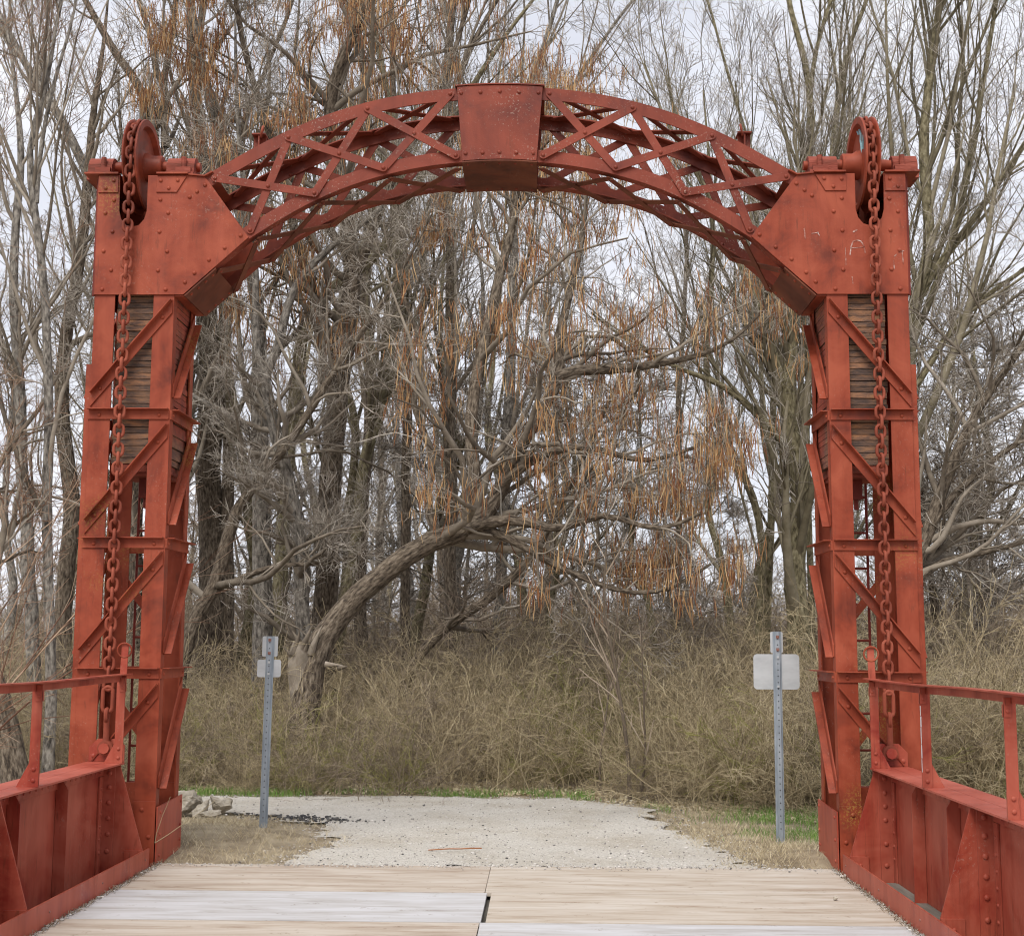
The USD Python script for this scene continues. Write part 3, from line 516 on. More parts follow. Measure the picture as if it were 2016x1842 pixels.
# ================================================================ plate girders and railings
YB = -12.0
ZT = 0.735
for s in SIDES:
    G = M['paint_girder']
    gd = thing('plate_girder', 'low red plate girder with stiffeners along the %s edge of the deck' % SIDE_NAME[s], 'girder', (s * 2.85, -0.15, 0))
    def add(name, mesh, mat=G, **k): return part(gd, name, mir(mesh, s), mat, **k)
    add('web_plate', box(2.845, 2.855, YB, -0.165, -0.45, 0.722))
    for x0, x1 in ((2.70, 2.8485), (2.8515, 3.0)): add('flange_plate', box(x0, x1, YB, -0.15, ZT - 0.012, ZT), M['paint_flange'])
    fa = add('flange_angle', cat_([box(2.832, 2.8445, YB, -0.165, 0.645, 0.712), box(2.760, 2.8445, YB, -0.165, 0.712, 0.7225)]))
    ys = np.arange(-0.28, -4.2, -0.105)
    for y in ys: rivet(fa, (s * 2.832, y, 0.678), (-s, 0, 0), 0.011, G)
    stiff = [-1.02, -1.80, -3.25, -4.05, -5.2, -6.0] if s > 0 else [-1.15, -1.98, -3.2, -4.0, -5.2, -6.0]
    for y in stiff:
        # outstanding leg crimped in under the flange
        leg = pxz(Polygon([(2.843, -0.40), (2.843, 0.700), (2.800, 0.700), (2.762, 0.640), (2.762, -0.40)]), y, y + 0.010)
        st = add('stiffener', cat_([leg, box(2.833, 2.844, y + 0.0105, y + 0.085, -0.40, 0.643)]))
        for z in (0.20, 0.09): rivet(st, (s * 2.833, y + 0.05, z), (-s, 0, 0), 0.010, M['bolt'])
    for yb_ in (-0.20, -2.42, -4.64):
        kb = add('knee_bracket', cat_([pxz(Polygon([(2.843, 0.712), (2.715, 0.712), (2.525, 0.10), (2.525, -0.12), (2.843, -0.12)]), yb_, yb_ + 0.012)]))
        add('bracket_angle', cat_([box(2.745, 2.843, yb_ - 0.012, yb_ - 0.001, -0.30, 0.711), box(2.832, 2.8435, yb_ - 0.085, yb_ - 0.013, -0.30, 0.642)]))
        ka = [p for p in gd.GetChildren() if p.GetName().startswith('bracket_angle')][-1]
        for z in (0.665, 0.565, 0.455, 0.345, 0.235, 0.115) if yb_ < -1 or s < 0 else (0.665, 0.565, 0.47, 0.375, 0.21, 0.06): rivet(ka, (s * 2.785, yb_ - 0.012, z), (0, -1, 0), 0.0175, G)
        for z in (0.56, 0.47, 0.38, 0.29, 0.20, 0.11): rivet(ka, (s * 2.832, yb_ - 0.05, z), (-s, 0, 0), 0.013, G)
        tb = add('foot_angle', box(2.530, 2.660, yb_ - 0.014, yb_ - 0.001, -0.03, 0.120)); rivet(tb, (s * 2.60, yb_ - 0.014, 0.06), (0, -1, 0), 0.014, G)
    add('end_plate', box(2.857, 2.99, -0.166, -0.155, -0.30, 0.722))
    # kerb angle along the deck
    kb = add('kerb_angle', box(2.470, 2.481, YB, -0.235, -0.03, 0.142))
    for y in np.arange(-0.33, -4.5, -0.95): rivet(kb, (s * 2.470, y, 0.075), (-s, 0, 0), 0.008, M['bolt'])
    add('ledge_timber', box(2.484, 2.842, YB, -0.26, -0.16, -0.05), M['weathered_timber'])
    # pin plate for the chain
    pp = add('pin_plate', pxz(Polygon([(2.735, ZT), (2.998, ZT), (2.998, 0.835), (2.935, 0.898), (2.790, 0.898), (2.735, 0.850)]), -0.052, -0.040))
    for x, z in ((2.962, 0.775),): rivet(pp, (s * x, -0.052, z), (0, -1, 0), 0.0185, G)
    add('pin_plate', box(2.735, 2.998, -0.149, -0.0395, ZT - 0.013, ZT - 0.001))

    rl = thing('railing', ('red angle iron handrail on the left girder, its tall end post topped by a ring' if s < 0 else 'red angle iron handrail on the right girder, with white streaks on a post'), 'railing', (s * 2.75, -0.2, ZT))
    P_ = M['paint_flange'] if False else M['paint_girder']
    def addr(name, mesh, mat=P_, **k): return part(rl, name, mir(mesh, s), mat, **k)
    def sag(m):
        v = m.vertices; v[:, 2] += 0.006 * np.sin(v[:, 1] * 1.9 + (0.5 if s > 0 else 2.0)); return m
    def longbox(*a):
        x0, x1, y0, y1, z0, z1 = a; return cat_([box(x0, x1, y, min(y + 0.25, y1), z0, z1) for y in np.arange(y0, y1, 0.25)])
    addr('top_rail', sag(cat_([longbox(2.672, 2.738, -8.0, -0.12, 1.360, 1.369), longbox(2.729, 2.738, -8.0, -0.12, 1.312, 1.360)])))
    posts = [-0.24, -1.90, -3.5, -5.1] if s < 0 else [-0.24, -1.56, -3.12, -4.7]
    for y in posts:
        ps = addr('post', cat_([box(2.742, 2.752, y, y + 0.060, ZT, 1.345), box(2.690, 2.742, y, y + 0.009, ZT, 1.345)]))
        gs = addr('post_gusset', pxz(Polygon([(2.692, ZT), (2.830, ZT), (2.755, 0.880), (2.692, 0.880)]), y + 0.011, y + 0.020))
        for z in (0.775, 0.840): rivet(gs, (s * 2.722, y - 0.0005, z), (0, -1, 0), 0.0135, P_)
        cl = addr('rail_clip', cat_([box(2.690, 2.728, y - 0.004, y + 0.03, 1.245, 1.310), box(2.700, 2.726, y - 0.006, y - 0.0045, 1.305, 1.345)]))
        rivet(cl, (s * 2.709, y - 0.004, 1.275), (0, -1, 0), 0.011, P_)
    ep = addr('latch_bar', bar((2.742, -0.19, ZT + 0.02), (2.716, -0.19, 1.590), 0.050, 0.010, (0, 1, 0)))
    for z in (1.28, 1.02): rivet(ep, (s * (2.742 - 0.026 * (z - ZT) / 0.86), -0.195, z), (0, -1, 0), 0.012, P_)
    rg = trimesh.creation.torus(0.052, 0.0065, 24, 8); rg.apply_transform(trimesh.transformations.rotation_matrix(math.pi / 2 + 0.15, [1, 0, 0])); rg.apply_translation([2.718, -0.20, 1.545])
    part(ep, 'ring', mir(rg, s), M['paint'], smooth=True)
    if s > 0: part(rl, 'worn_edge', mir(cat_([box(2.6885, 2.6885 + w_, posts[1] - 0.002, posts[1] - 0.0005, a_, b_) for a_, b_, w_ in ((0.83, 0.91, .003), (0.915, 1.0, .005), (1.003, 1.10, .004), (1.104, 1.17, .006), (1.175, 1.235, .0045))]), s), M['aluminium'])  # thin pale strips in broken lengths along the post corner
# ================================================================ ground, deck, gravel
rng = np.random.default_rng(11)
def sheet(x0, x1, y0, y1, nx, ny, zf):
    X, Y = np.meshgrid(np.linspace(x0, x1, nx), np.linspace(y0, y1, ny)); Z = zf(X, Y)
    v = np.stack([X, Y, Z], -1).reshape(-1, 3); i = np.arange(nx * ny).reshape(ny, nx)
    f = np.stack([i[:-1, :-1], i[:-1, 1:], i[1:, 1:], i[1:, :-1]], -1).reshape(-1, 4)
    return dict(v=v, f=f, n=None)
def smooth01(t): t = np.clip(t, 0, 1); return t * t * (3 - 2 * t)
def mound(x, y):
    a = 0.10 * np.exp(-(((x + 2.65) / 0.75) ** 2 + ((y - 1.35) / 0.95) ** 2)) + 0.07 * np.exp(-(((x - 2.55) / 0.55) ** 2 + ((y - 0.55) / 0.5) ** 2))
    return a * smooth01((y - 0.02) / 0.3)
def ground_z(x, y):
    p = np.stack([x, y, np.zeros_like(x)], -1)
    base = -0.035 + 0.030 * (meshkit.fbm(p * 1.3, 4, 3) - 0.5) * smooth01((y - 0.1) / 0.8)
    far = 0.25 * (meshkit.fbm(p * 0.09, 3, 9) - 0.5) * smooth01((y - 6) / 10)
    under = -0.55 * (1 - smooth01((y + 0.12) / 0.10))
    side = 0.0
    return np.where(y < -0.05, -0.75, base + far + mound(x, y) + under * 0)
# far ground in one sheet to the horizon, finer near the road
fx = np.concatenate([-np.geomspace(600, 8.2, 26), np.linspace(-8, 8, 161), np.geomspace(8.2, 600, 26)])
fy = np.concatenate([[-40, -20, -6, -0.09], np.linspace(-0.04, 9, 181), np.geomspace(9.2, 900, 36)])
X, Y = np.meshgrid(fx, fy); Z = ground_z(X, Y)
i = np.arange(X.size).reshape(X.shape)
single('ground', dict(v=np.stack([X, Y, Z], -1).reshape(-1, 3), f=np.stack([i[:-1, :-1], i[:-1, 1:], i[1:, 1:], i[1:, :-1]], -1).reshape(-1, 4), n=None), M['soil'],
       'brown earth with leaf litter beyond the bridge and under the trees', kind='structure')

GP = [(-1.50, 0.0), (-1.55, 0.30), (-1.42, 0.8), (-1.45, 1.35), (-1.58, 2.1), (-2.15, 2.95), (-2.75, 3.25), (-3.6, 3.35), (-7.5, 3.6), (-14, 4.2), (-14, 5.6), (-7, 4.75), (-3.2, 4.50), (-1.6, 4.62), (0.0, 4.60), (0.55, 4.50), (1.05, 4.20), (1.40, 3.55),
      (1.36, 3.0), (1.42, 2.35), (1.66, 1.5), (1.78, 0.9), (1.86, 0.4), (2.02, 0.0)]
gravel_poly = Polygon(GP).buffer(0.15).buffer(-0.15)
def ragged(poly, amp, seed):
    ring = np.array(poly.segmentize(0.05).exterior.coords)[:-1]
    n = meshkit.fbm(np.c_[ring * 6, np.zeros(len(ring))], 4, seed) - 0.5; n2 = meshkit.fbm(np.c_[ring * 6, np.ones(len(ring)) * 7], 4, seed + 5) - 0.5
    r = ring + np.stack([n, n2], 1) * amp; r[:, 1] = np.maximum(r[:, 1], 0.006); return Polygon(r).buffer(0)
gr = ragged(gravel_poly, 0.45, 2)
if gr.geom_type != 'Polygon': gr = max(gr.geoms, key=lambda q: q.area)
e = trimesh.creation.triangulate_polygon(gr, engine='earcut')
gv = np.c_[e[0], np.zeros(len(e[0]))]
g2 = trimesh.Trimesh(gv, e[1], process=False)
if g2.face_normals[:, 2].mean() < 0: g2.invert()
gridp = g2
gridp.vertices[:, 2] = -0.012
single('gravel_road', gridp, M['gravel_bed'], 'pale crushed gravel pad at the end of the wooden deck', kind='structure')

deck_path = '/World/bridge_deck'
deck = UsdGeom.Xform.Define(stage, deck_path).GetPrim(); ORIGIN[deck_path] = np.zeros(3); used[deck_path] = 1
tag(deck, 'wide plywood boards decking the bridge between the girders', kind='structure')
def plank(x0, x1, y0, y1, m, warp, z=0.0):
    nx, ny = 21, 5
    s_ = sheet(x0, x1, y0, y1, nx, ny, lambda X, Y: z + 0.004 * np.sin((X - x0) * 1.7 + warp) * np.sin((Y - y0) / max(0.1, y1 - y0) * 3.14))
    v = s_['v']; t = trimesh.Trimesh(v, np.vstack([s_['f'][:, [0, 1, 2]], s_['f'][:, [0, 2, 3]]]), process=False)
    # skirt
    b = [q for q in range(nx)] + [nx * r + nx - 1 for r in range(1, ny)] + [nx * (ny - 1) + q for q in range(nx - 2, -1, -1)] + [nx * r for r in range(ny - 2, 0, -1)]
    lo = v[b] - [0, 0, 0.024]; n0 = len(v); k = len(b); ff = []
    for q in range(k): ff += [(b[q], n0 + q, n0 + (q + 1) % k), (b[q], n0 + (q + 1) % k, b[(q + 1) % k])]
    t = trimesh.Trimesh(np.vstack([v, lo]), np.vstack([t.faces, ff]), process=False)
    part(deck, 'plank', t, m, smooth=30)
rows = [0.0, -1.075, -2.035, -3.25, -4.45, -5.65, -6.9, -8.1, -9.3, -10.6, -12.0]
lm = ['ply_pink', 'ply_white', 'ply_pink', 'ply_white', 'ply_tan', 'ply_pink', 'ply_white', 'ply_tan', 'ply_pink', 'ply_white']
rm = ['ply_tan', 'ply_tan', 'ply_white', 'ply_pink', 'ply_tan', 'ply_white', 'ply_tan', 'ply_pink', 'ply_white', 'ply_tan']
for k in range(len(rows) - 1):
    y1, y0 = rows[k], rows[k + 1] + 0.010
    cx = [-0.030, -0.006, -0.020, 0.0, -0.02, 0.01, 0, -0.02, 0, 0][k]
    gap = [0.005, 0.020, 0.006][k] if k < 3 else 0.006
    plank(-2.462, cx - gap / 2, y0, y1 - (0.003 if k else 0), M[lm[k]], k * 1.3, 0.0)
    plank(cx + gap / 2 + (0.010 if k == 1 else 0), 2.462, y0 + (0.004 if k == 0 else 0), y1, M[rm[k]], k * 2.1 + 1, 0.0)
part(deck, 'deck_joist', box(-2.47, 2.47, YB, -0.02, -0.16, -0.05), M['weathered_timber'])

# pebbles on the gravel, one stuff object
def instancer(path, protos, pos, idx, scale, quat, label=None, kind='stuff', cat=None):
    pi = UsdGeom.PointInstancer.Define(stage, path)
    for k, fn in enumerate(protos): fn('%s/shape_%s' % (path, ['a', 'b', 'c', 'd', 'e', 'f', 'g', 'h'][k]))
    pi.CreatePrototypesRel().SetTargets([Sdf.Path('%s/shape_%s' % (path, ['a', 'b', 'c', 'd', 'e', 'f', 'g', 'h'][k])) for k in range(len(protos))])
    pi.CreatePositionsAttr(Vt.Vec3fArray.FromNumpy(np.asarray(pos, np.float32)))
    pi.CreateProtoIndicesAttr(Vt.IntArray.FromNumpy(np.asarray(idx, np.int32)))
    pi.CreateScalesAttr(Vt.Vec3fArray.FromNumpy(np.asarray(scale, np.float32)))
    q = np.asarray(quat, float)
    pi.CreateOrientationsAttr(Vt.QuathArray([Gf.Quath(float(a), float(b), float(c), float(d)) for a, b, c, d in q]))
    return tag(pi.GetPrim(), label, cat, None, kind)
def zquat(a): return np.stack([np.cos(a / 2), 0 * a, 0 * a, np.sin(a / 2)], -1)
def stone_mesh(seed, amp=0.35, sub=1):
    s_ = trimesh.creation.icosphere(sub, 1.0); v = s_.vertices
    s_.vertices = v * (1 + amp * (meshkit.fbm(v * 1.3 + seed * 7.7, 3, seed) - 0.5)[:, None]) * [1.0, 0.8, 0.55]; return s_
def inside(poly, n, y0=0.02, y1=4.7, x0=-8, x1=2.2, bias=1.5):
    import shapely
    out = []
    while sum(map(len, out)) < n:
        p = np.c_[rng.uniform(x0, x1, n * 3), y0 + (y1 - y0) * rng.uniform(0, 1, n * 3) ** bias]
        out.append(p[shapely.contains_xy(poly, p[:, 0], p[:, 1])])
    return np.vstack(out)[:n]
NP = 9000
pp = inside(gr.buffer(0.10), NP - 2600); pp = np.vstack([pp, inside(gr.buffer(0.34).difference(gr.buffer(-0.10)), 2600, x0=-4.5, x1=2.6, bias=1.2)]); pp = pp[rng.permutation(NP)]
sz = 0.0045 * np.exp(rng.normal(0, 0.45, NP)); sz = np.clip(sz, 0.002, 0.017)
idx = rng.choice(4, NP, p=[0.50, 0.20, 0.18, 0.12])
protos = []
for k, mn in enumerate(('pebble_pale', 'pebble_pale', 'pebble_gray', 'pebble_dark')):
    protos.append(lambda p, k=k, mn=mn: put(p, stone_mesh(k), M[mn]))
instancer('/World/gravel', protos, np.c_[pp, -0.012 + sz * 0.25], idx, np.stack([sz] * 3, 1), zquat(rng.uniform(0, 6.28, NP)), 'loose pale and dark pebbles scattered over the gravel pad')
ND = 260
dx = rng.normal(-1.85, 0.26, ND); dy_ = 2.72 + rng.normal(0, 0.11, ND) - 0.25 * (dx + 1.85); ds = np.clip(0.010 * np.exp(rng.normal(0, 0.5, ND)), 0.004, 0.028)
instancer('/World/asphalt_crumbs', [lambda p: put(p, stone_mesh(7), M['asphalt']), lambda p: put(p, stone_mesh(9), M['pebble_dark'])], np.c_[dx, dy_, ds * 0.3 - 0.01], rng.integers(0, 2, ND), np.stack([ds] * 3, 1), zquat(rng.uniform(0, 6.28, ND)), 'dark crumbs of old asphalt on the gravel behind the leaning post')
ND = 1100
dx, dy_ = rng.uniform(-2.4, 2.4, ND), -np.abs(rng.normal(0, 0.07, ND)); ds = np.clip(0.0035 * np.exp(rng.normal(0, 0.5, ND)), 0.0015, 0.010)
instancer('/World/grit', protos[:3], np.c_[dx, dy_, ds * 0.3 + 0.002], rng.integers(0, 3, ND), np.stack([ds] * 3, 1), zquat(rng.uniform(0, 6.28, ND)), 'gravel grains carried onto the far edge of the deck'); used['/World/grit'] = 1
# grit along both deck edges
NE = 1500
ex = np.where(rng.uniform(0, 1, NE) < 0.5, -1, 1) * (2.458 - np.abs(rng.normal(0, 0.020, NE)) + 0.01); ey = -rng.uniform(0.02, 4.5, NE); es = np.clip(0.0042 * np.exp(rng.normal(0, 0.5, NE)), 0.002, 0.015)
instancer('/World/grit_001', protos[:3], np.c_[ex, ey, es * 0.35 + 0.002], rng.integers(0, 3, NE), np.stack([es] * 3, 1), zquat(rng.uniform(0, 6.28, NE)), 'small stones gathered along the kerb angles of the deck')

# grasses: blades as thin bent strips
def blades(px, py, pz, h, lean, w, seed):
    r = np.random.default_rng(seed); n = len(px); az = r.uniform(0, 2 * np.pi, n); fa = r.uniform(0, 2 * np.pi, n)
    d = np.stack([np.cos(az), np.sin(az), 0 * az], 1); s_ = np.stack([np.cos(fa), np.sin(fa), 0 * fa], 1) * (w / 2)[:, None]
    b = np.stack([px, py, pz], 1); mid = b + d * (h * np.sin(lean) * 0.4)[:, None] + np.array([0, 0, 1.0]) * (h * np.cos(lean * 0.6) * 0.55)[:, None]
    tip = b + d * (h * np.sin(lean))[:, None] + np.array([0, 0, 1.0]) * (h * np.cos(lean))[:, None]
    v = np.stack([b - s_, b + s_, mid + s_ * 0.8, mid - s_ * 0.8, tip + s_ * 0.15, tip - s_ * 0.15], 1).reshape(-1, 3); o = (np.arange(n) * 6)[:, None]
    f = np.concatenate([o + [0, 1, 2, 3], o + [3, 2, 4, 5]], 0); return dict(v=v, f=f, n=None, rnd=np.repeat(r.uniform(0, 1, n), 6))
def scatter(n, fn, x0, x1, y0, y1, seed):
    r = np.random.default_rng(seed); px, py = r.uniform(x0, x1, n), r.uniform(y0, y1, n); keep = r.uniform(0, 1, n) < fn(px, py); return px[keep], py[keep]
import shapely
def off_gravel(px, py, d=0.0): return ~shapely.contains_xy(gr.buffer(-d), px, py)
# dead straw on the left and the right of the road
def f_straw(px, py):
    left = np.exp(-(((px + 2.35) / 0.85) ** 2) - (((py - 1.2) / 1.3) ** 2)); right = np.exp(-(((px - 2.0) / 0.62) ** 2) - (((py - 1.3) / 1.5) ** 2)); far = 0.4 * (py > 3.0) * (px > 0.9) * (px < 4)
    nz = smooth01((meshkit.fbm(np.c_[px * 2.4, py * 2.4, 0 * px], 3, 8) - 0.36) / 0.2)
    return np.clip((left * (0.45 + 0.75 * nz) + right * 1.5 * (0.35 + 0.65 * nz) + far) * off_gravel(px, py, 0.12), 0, 1)
px, py = scatter(60000, f_straw, -4.6, 4.2, 0.03, 4.3, 31); n = len(px); r = np.random.default_rng(1)
single('dry_grass', blades(px, py, ground_z(px, py) + 0.004, r.uniform(0.03, 0.13, n), r.uniform(1.0, 1.52, n), r.uniform(0.002, 0.0045, n), 2), M['straw'], 'flattened straw coloured dead grass on both shoulders of the gravel', kind='stuff')
def f_green(px, py):
    nz = meshkit.fbm(np.c_[px * 1.7, py * 1.7, 0 * px], 3, 5)
    strip = smooth01((py - 4.42 - 0.0 * px) / 0.1) * (1 - smooth01((py - 5.0) / 0.35)) * (px < 0.9) * (px > -4.5) * 0.9
    d_edge = np.where(px > 0.4, (py - (4.55 - 0.9 * (px - 0.4))), 9); strip2 = (np.abs(d_edge - 0.12) < 0.22) * (px < 1.6) * 0.5
    right = np.exp(-(((px - 3.0) / 0.75) ** 2) - (((py - 2.6) / 0.8) ** 2)) * 2.4
    return np.clip((strip + strip2 + right) * smooth01((nz - 0.30) / 0.2) * off_gravel(px, py, -0.02), 0, 1)
px, py = scatter(70000, f_green, -4.6, 4.4, 1.2, 5.5, 33); n = len(px)
single('grass', blades(px, py, ground_z(px, py) + 0.003, r.uniform(0.04, 0.10, n), r.uniform(0.1, 0.9, n), r.uniform(0.003, 0.006, n), 4), M['grass_green'], 'short green grass along the far edge of the gravel and behind the right post', kind='stuff')
# curled brown leaves in front of the thicket
n = 2600; px = r.uniform(-4.5, 4.0, n); py = np.where(px > 0.8, 4.5 - 0.95 * (px - 0.8), 4.85) + np.abs(r.normal(0, 0.55, n)) + 0.1
b = blades(px, py, ground_z(px, py) + 0.006, r.uniform(0.03, 0.07, n), r.uniform(0.9, 1.5, n), r.uniform(0.02, 0.045, n), 9)
single('fallen_leaves', b, M['straw'], 'pale fallen leaves at the foot of the thicket', kind='stuff')

# rubble by the left tower
def rock(name, label, c, size, seed, rot):
    s_ = trimesh.creation.icosphere(4, 1.0); v = s_.vertices.copy()
    rr = np.random.default_rng(seed)
    for _ in range(14):                                             # broken faces
        n_ = unit(rr.normal(size=3)); d_ = rr.uniform(0.45, 0.8); q = v @ n_; v = v - np.maximum(q - d_, 0)[:, None] * n_
    v = v * (1 + 0.55 * (meshkit.fbm(v * 3.4 + seed, 5, seed) - 0.5))[:, None]
    s_.vertices = v * np.array(size); s_.apply_transform(trimesh.transformations.rotation_matrix(rot, [0.2, 0.1, 1])); s_.apply_translation(c)
    return single(name, s_, M['stone'], label, 'rock', None, smooth=False)
rock('rubble_stone', 'largest pale broken stone of the rubble, against the left tower foot', (-3.04, 2.95, 0.11), (0.19, 0.17, 0.16), 4, 0.4)
rock('rubble_stone', 'blocky pale stone at the road end of the rubble heap', (-2.74, 3.05, 0.06), (0.12, 0.12, 0.13), 8, 1.2)
rock('rubble_stone', 'low whitish stone between the two bigger rubble pieces', (-2.86, 2.88, 0.04), (0.09, 0.09, 0.13), 15, 2.2)
rock('rubble_stone', 'small flat stone lying below the rubble heap in the straw', (-2.72, 2.70, 0.02), (0.13, 0.09, 0.05), 23, 0.2)
rock('rubble_stone', 'dark stone half hidden behind the left tower foot plate', (-3.28, 2.6, 0.10), (0.20, 0.16, 0.17), 31, 0.9)
rock('pebble', 'single pale pebble on the deck near the right kerb', (2.20, -1.25, 0.014), (0.022, 0.018, 0.016), 5, 0.9)

# ---------------------------------------------------------------- sign posts seen from behind
def rounded(x0, x1, z0, z1, r): return Polygon([(x0 + r, z0 + r), (x1 - r, z0 + r), (x1 - r, z1 - r), (x0 + r, z1 - r)]).buffer(r, quad_segs=5)
def u_post(t, c, H, lean_x, lean_y):
    w, d, k = 0.036, 0.026, 0.0035
    prof = [(-w, -d), (-w + 0.011, -d), (-0.014, -0.002), (0.014, -0.002), (w - 0.011, -d), (w, -d), (w, -d + k), (w - 0.010, -d + k), (0.016, k), (-0.016, k), (-w + 0.010, -d + k), (-w, -d + k)]
    pst = extr(Polygon(prof).buffer(0), H + 0.15)
    pst.vertices[:, 1] *= -1; pst.invert(); pst.vertices[:, 2] -= 0.15
    pst = pst
    holes = []
    for z in np.arange(0.10, H - 0.02, 0.052):
        h = trimesh.creation.cylinder(radius=0.0052, height=0.002, sections=8); h.apply_transform(trimesh.transformations.rotation_matrix(math.pi / 2, [1, 0, 0])); h.apply_translation([0, -0.0045, z]); holes.append(h)
    def sh(mesh):
        mesh = mesh.copy(); v = mesh.vertices; v[:, 0] += v[:, 2] * lean_x; v[:, 1] += v[:, 2] * lean_y; mesh.apply_translation(c); return mesh
    p = part(t, 'post', sh(pst), M['galvanized'])
    for h in holes: part(p, 'hole', sh(h), M['asphalt'])
    return sh
t = thing('sign_post', 'leaning galvanized post with two small sign backs left of the gravel', 'sign post', (-2.083, 1.877, 0), 'perforated posts carrying sign backs')
sh = u_post(t, (-2.083, 1.877, 0), 1.66, 0.012, 0.0)
part(t, 'sign_back', sh(pxz(rounded(-0.072, 0.066, 1.485, 1.662, 0.014), 0.030, 0.033)), M['aluminium']); part(t, 'sign_back', sh(pxz(rounded(-0.110, 0.100, 1.305, 1.458, 0.020), 0.030, 0.033)), M['aluminium'])
for z in (1.63, 1.515): part(t, 'bolt', sh(box(-0.012, 0.012, -0.014, -0.004, z - 0.012, z + 0.012)), M['bolt'])
for z in (1.435, 1.335): part(t, 'bolt', sh(box(-0.009, 0.009, -0.014, -0.004, z - 0.009, z + 0.009)), M['aluminium'])
t = thing('sign_post', 'upright galvanized post with a wide blank sign back before the right tower', 'sign post', (2.318, 1.416, 0), 'perforated posts carrying sign backs')
sh = u_post(t, (2.318, 1.416, 0), 1.72, 0.001, 0.0)
part(t, 'sign_back', sh(pxz(rounded(-0.055, 0.050, 1.54, 1.718, 0.014), 0.030, 0.033)), M['aluminium']); part(t, 'sign_back', sh(pxz(rounded(-0.200, 0.185, 1.237, 1.531, 0.032), 0.030, 0.033)), M['aluminium'])
for z in (1.675, 1.57): part(t, 'bolt', sh(box(-0.012, 0.012, -0.014, -0.004, z - 0.012, z + 0.012)), M['bolt'])
for z in (1.505, 1.262): part(t, 'bolt', sh(box(-0.009, 0.009, -0.014, -0.004, z - 0.009, z + 0.009)), M['aluminium'])
# litter of straw and grit caught along the kerbs
r = np.random.default_rng(77); n = 1500; sx = np.where(r.uniform(0, 1, n) < 0.5, -1, 1); px = sx * (2.462 - np.abs(r.normal(0, 0.02, n))); py = -r.uniform(0.0, 4.5, n)
single('litter', blades(px, py, np.full(n, 0.003), r.uniform(0.02, 0.07, n), r.uniform(1.2, 1.55, n), r.uniform(0.002, 0.006, n), 78), M['brush_dark'], 'dark plant litter caught between the deck and the kerb angles', kind='stuff')
# ================================================================ trees
def nrm(v): return v / np.maximum(np.linalg.norm(v, axis=-1, keepdims=True), 1e-9)
def walk(r, p0, d0, L, K, wander, up):
    """N wandering polylines of K points"""
    N = len(p0); P = np.empty((N, K, 3)); P[:, 0] = p0; d = d0.copy(); st = (L / (K - 1))[:, None]
    for k in range(1, K):
        d = nrm(d + r.normal(0, wander, (N, 3)) + np.array([0, 0, 1.0]) * up); P[:, k] = P[:, k - 1] + d * st
    return P
RT_ = np.random.default_rng(99)
def tubes(P, R, sides):
    N, K, _ = P.shape; T = np.empty_like(P); T[:, 1:-1] = P[:, 2:] - P[:, :-2]; T[:, 0] = P[:, 1] - P[:, 0]; T[:, -1] = P[:, -1] - P[:, -2]; T = nrm(T)
    ref = np.where(np.abs(T[:, :1, 2:3]) > 0.8, np.array([1.0, 0, 0]), np.array([0, 0, 1.0])); ref = np.broadcast_to(ref, T.shape)
    A = nrm(np.cross(T, ref)); B = np.cross(T, A); a = np.linspace(0, 2 * np.pi, sides, endpoint=False)
    Nn = A[:, :, None] * np.cos(a)[None, None, :, None] + B[:, :, None] * np.sin(a)[None, None, :, None]
    V = P[:, :, None] + Nn * R[:, :, None, None]; i = np.arange(N * K * sides).reshape(N, K, sides)
    F = np.stack([i[:, :-1], np.roll(i, -1, 2)[:, :-1], np.roll(i, -1, 2)[:, 1:], i[:, 1:]], -1).reshape(-1, 4)
    buv = None
    if sides >= 12:
        sl = np.concatenate([np.zeros((N, 1)), np.cumsum(np.linalg.norm(np.diff(P, axis=1), axis=2), 1)], 1); off = RT_.uniform(0, 50)
        buv = np.stack([R[:, :, None] * np.cos(a), R[:, :, None] * np.sin(a), np.broadcast_to(sl[:, :, None] + off, R.shape + (sides,))], -1).reshape(-1, 3)
    return dict(v=V.reshape(-1, 3), f=F, n=Nn.reshape(-1, 3), rnd=np.repeat(RT_.uniform(0, 1, N), K * sides), buv=buv)
def merge(ms):
    o = 0; v, f, n, c = [], [], [], []
    for q in ms: v.append(q['v']); f.append(q['f'] + o); n.append(q['n']); c.append(q['rnd']); o += len(q['v'])
    return dict(v=np.vstack(v), f=np.vstack(f), n=np.vstack(n), rnd=np.concatenate(c), buv=np.vstack([q['buv'] for q in ms]) if all(q.get('buv') is not None for q in ms) else None)
def spawn(r, P, R, L, per, t0, t1, ang, ratio, rratio, taper_len=0.55, bias=1.0, upset=0.0):
    """children of the polylines: start points, directions, lengths, radii"""
    N, K, _ = P.shape; cnt = r.poisson(per, N) if np.ndim(per) == 0 else r.poisson(per); pa = np.repeat(np.arange(N), cnt); n = len(pa)
    t = t0 + (t1 - t0) * r.uniform(0, 1, n) ** bias; f = t * (K - 1); k = np.minimum(f.astype(int), K - 2); w = (f - k)[:, None]
    p = P[pa, k] * (1 - w) + P[pa, k + 1] * w; tan = nrm(P[pa, k + 1] - P[pa, k]); rad = R[pa, k] * (1 - w[:, 0]) + R[pa, k + 1] * w[:, 0]
    q = nrm(np.cross(tan, r.normal(size=(n, 3)))); a = ang[0] + (ang[1] - ang[0]) * r.uniform(0, 1, n)
    d = nrm(tan * np.cos(a)[:, None] + q * np.sin(a)[:, None] + np.array([0, 0, upset]))
    l = L[pa] * ratio * (1 - taper_len * t) * r.uniform(0.55, 1.25, n)
    return p, d, l, np.minimum(rad * 0.8, rad * rratio * r.uniform(0.8, 1.2, n))
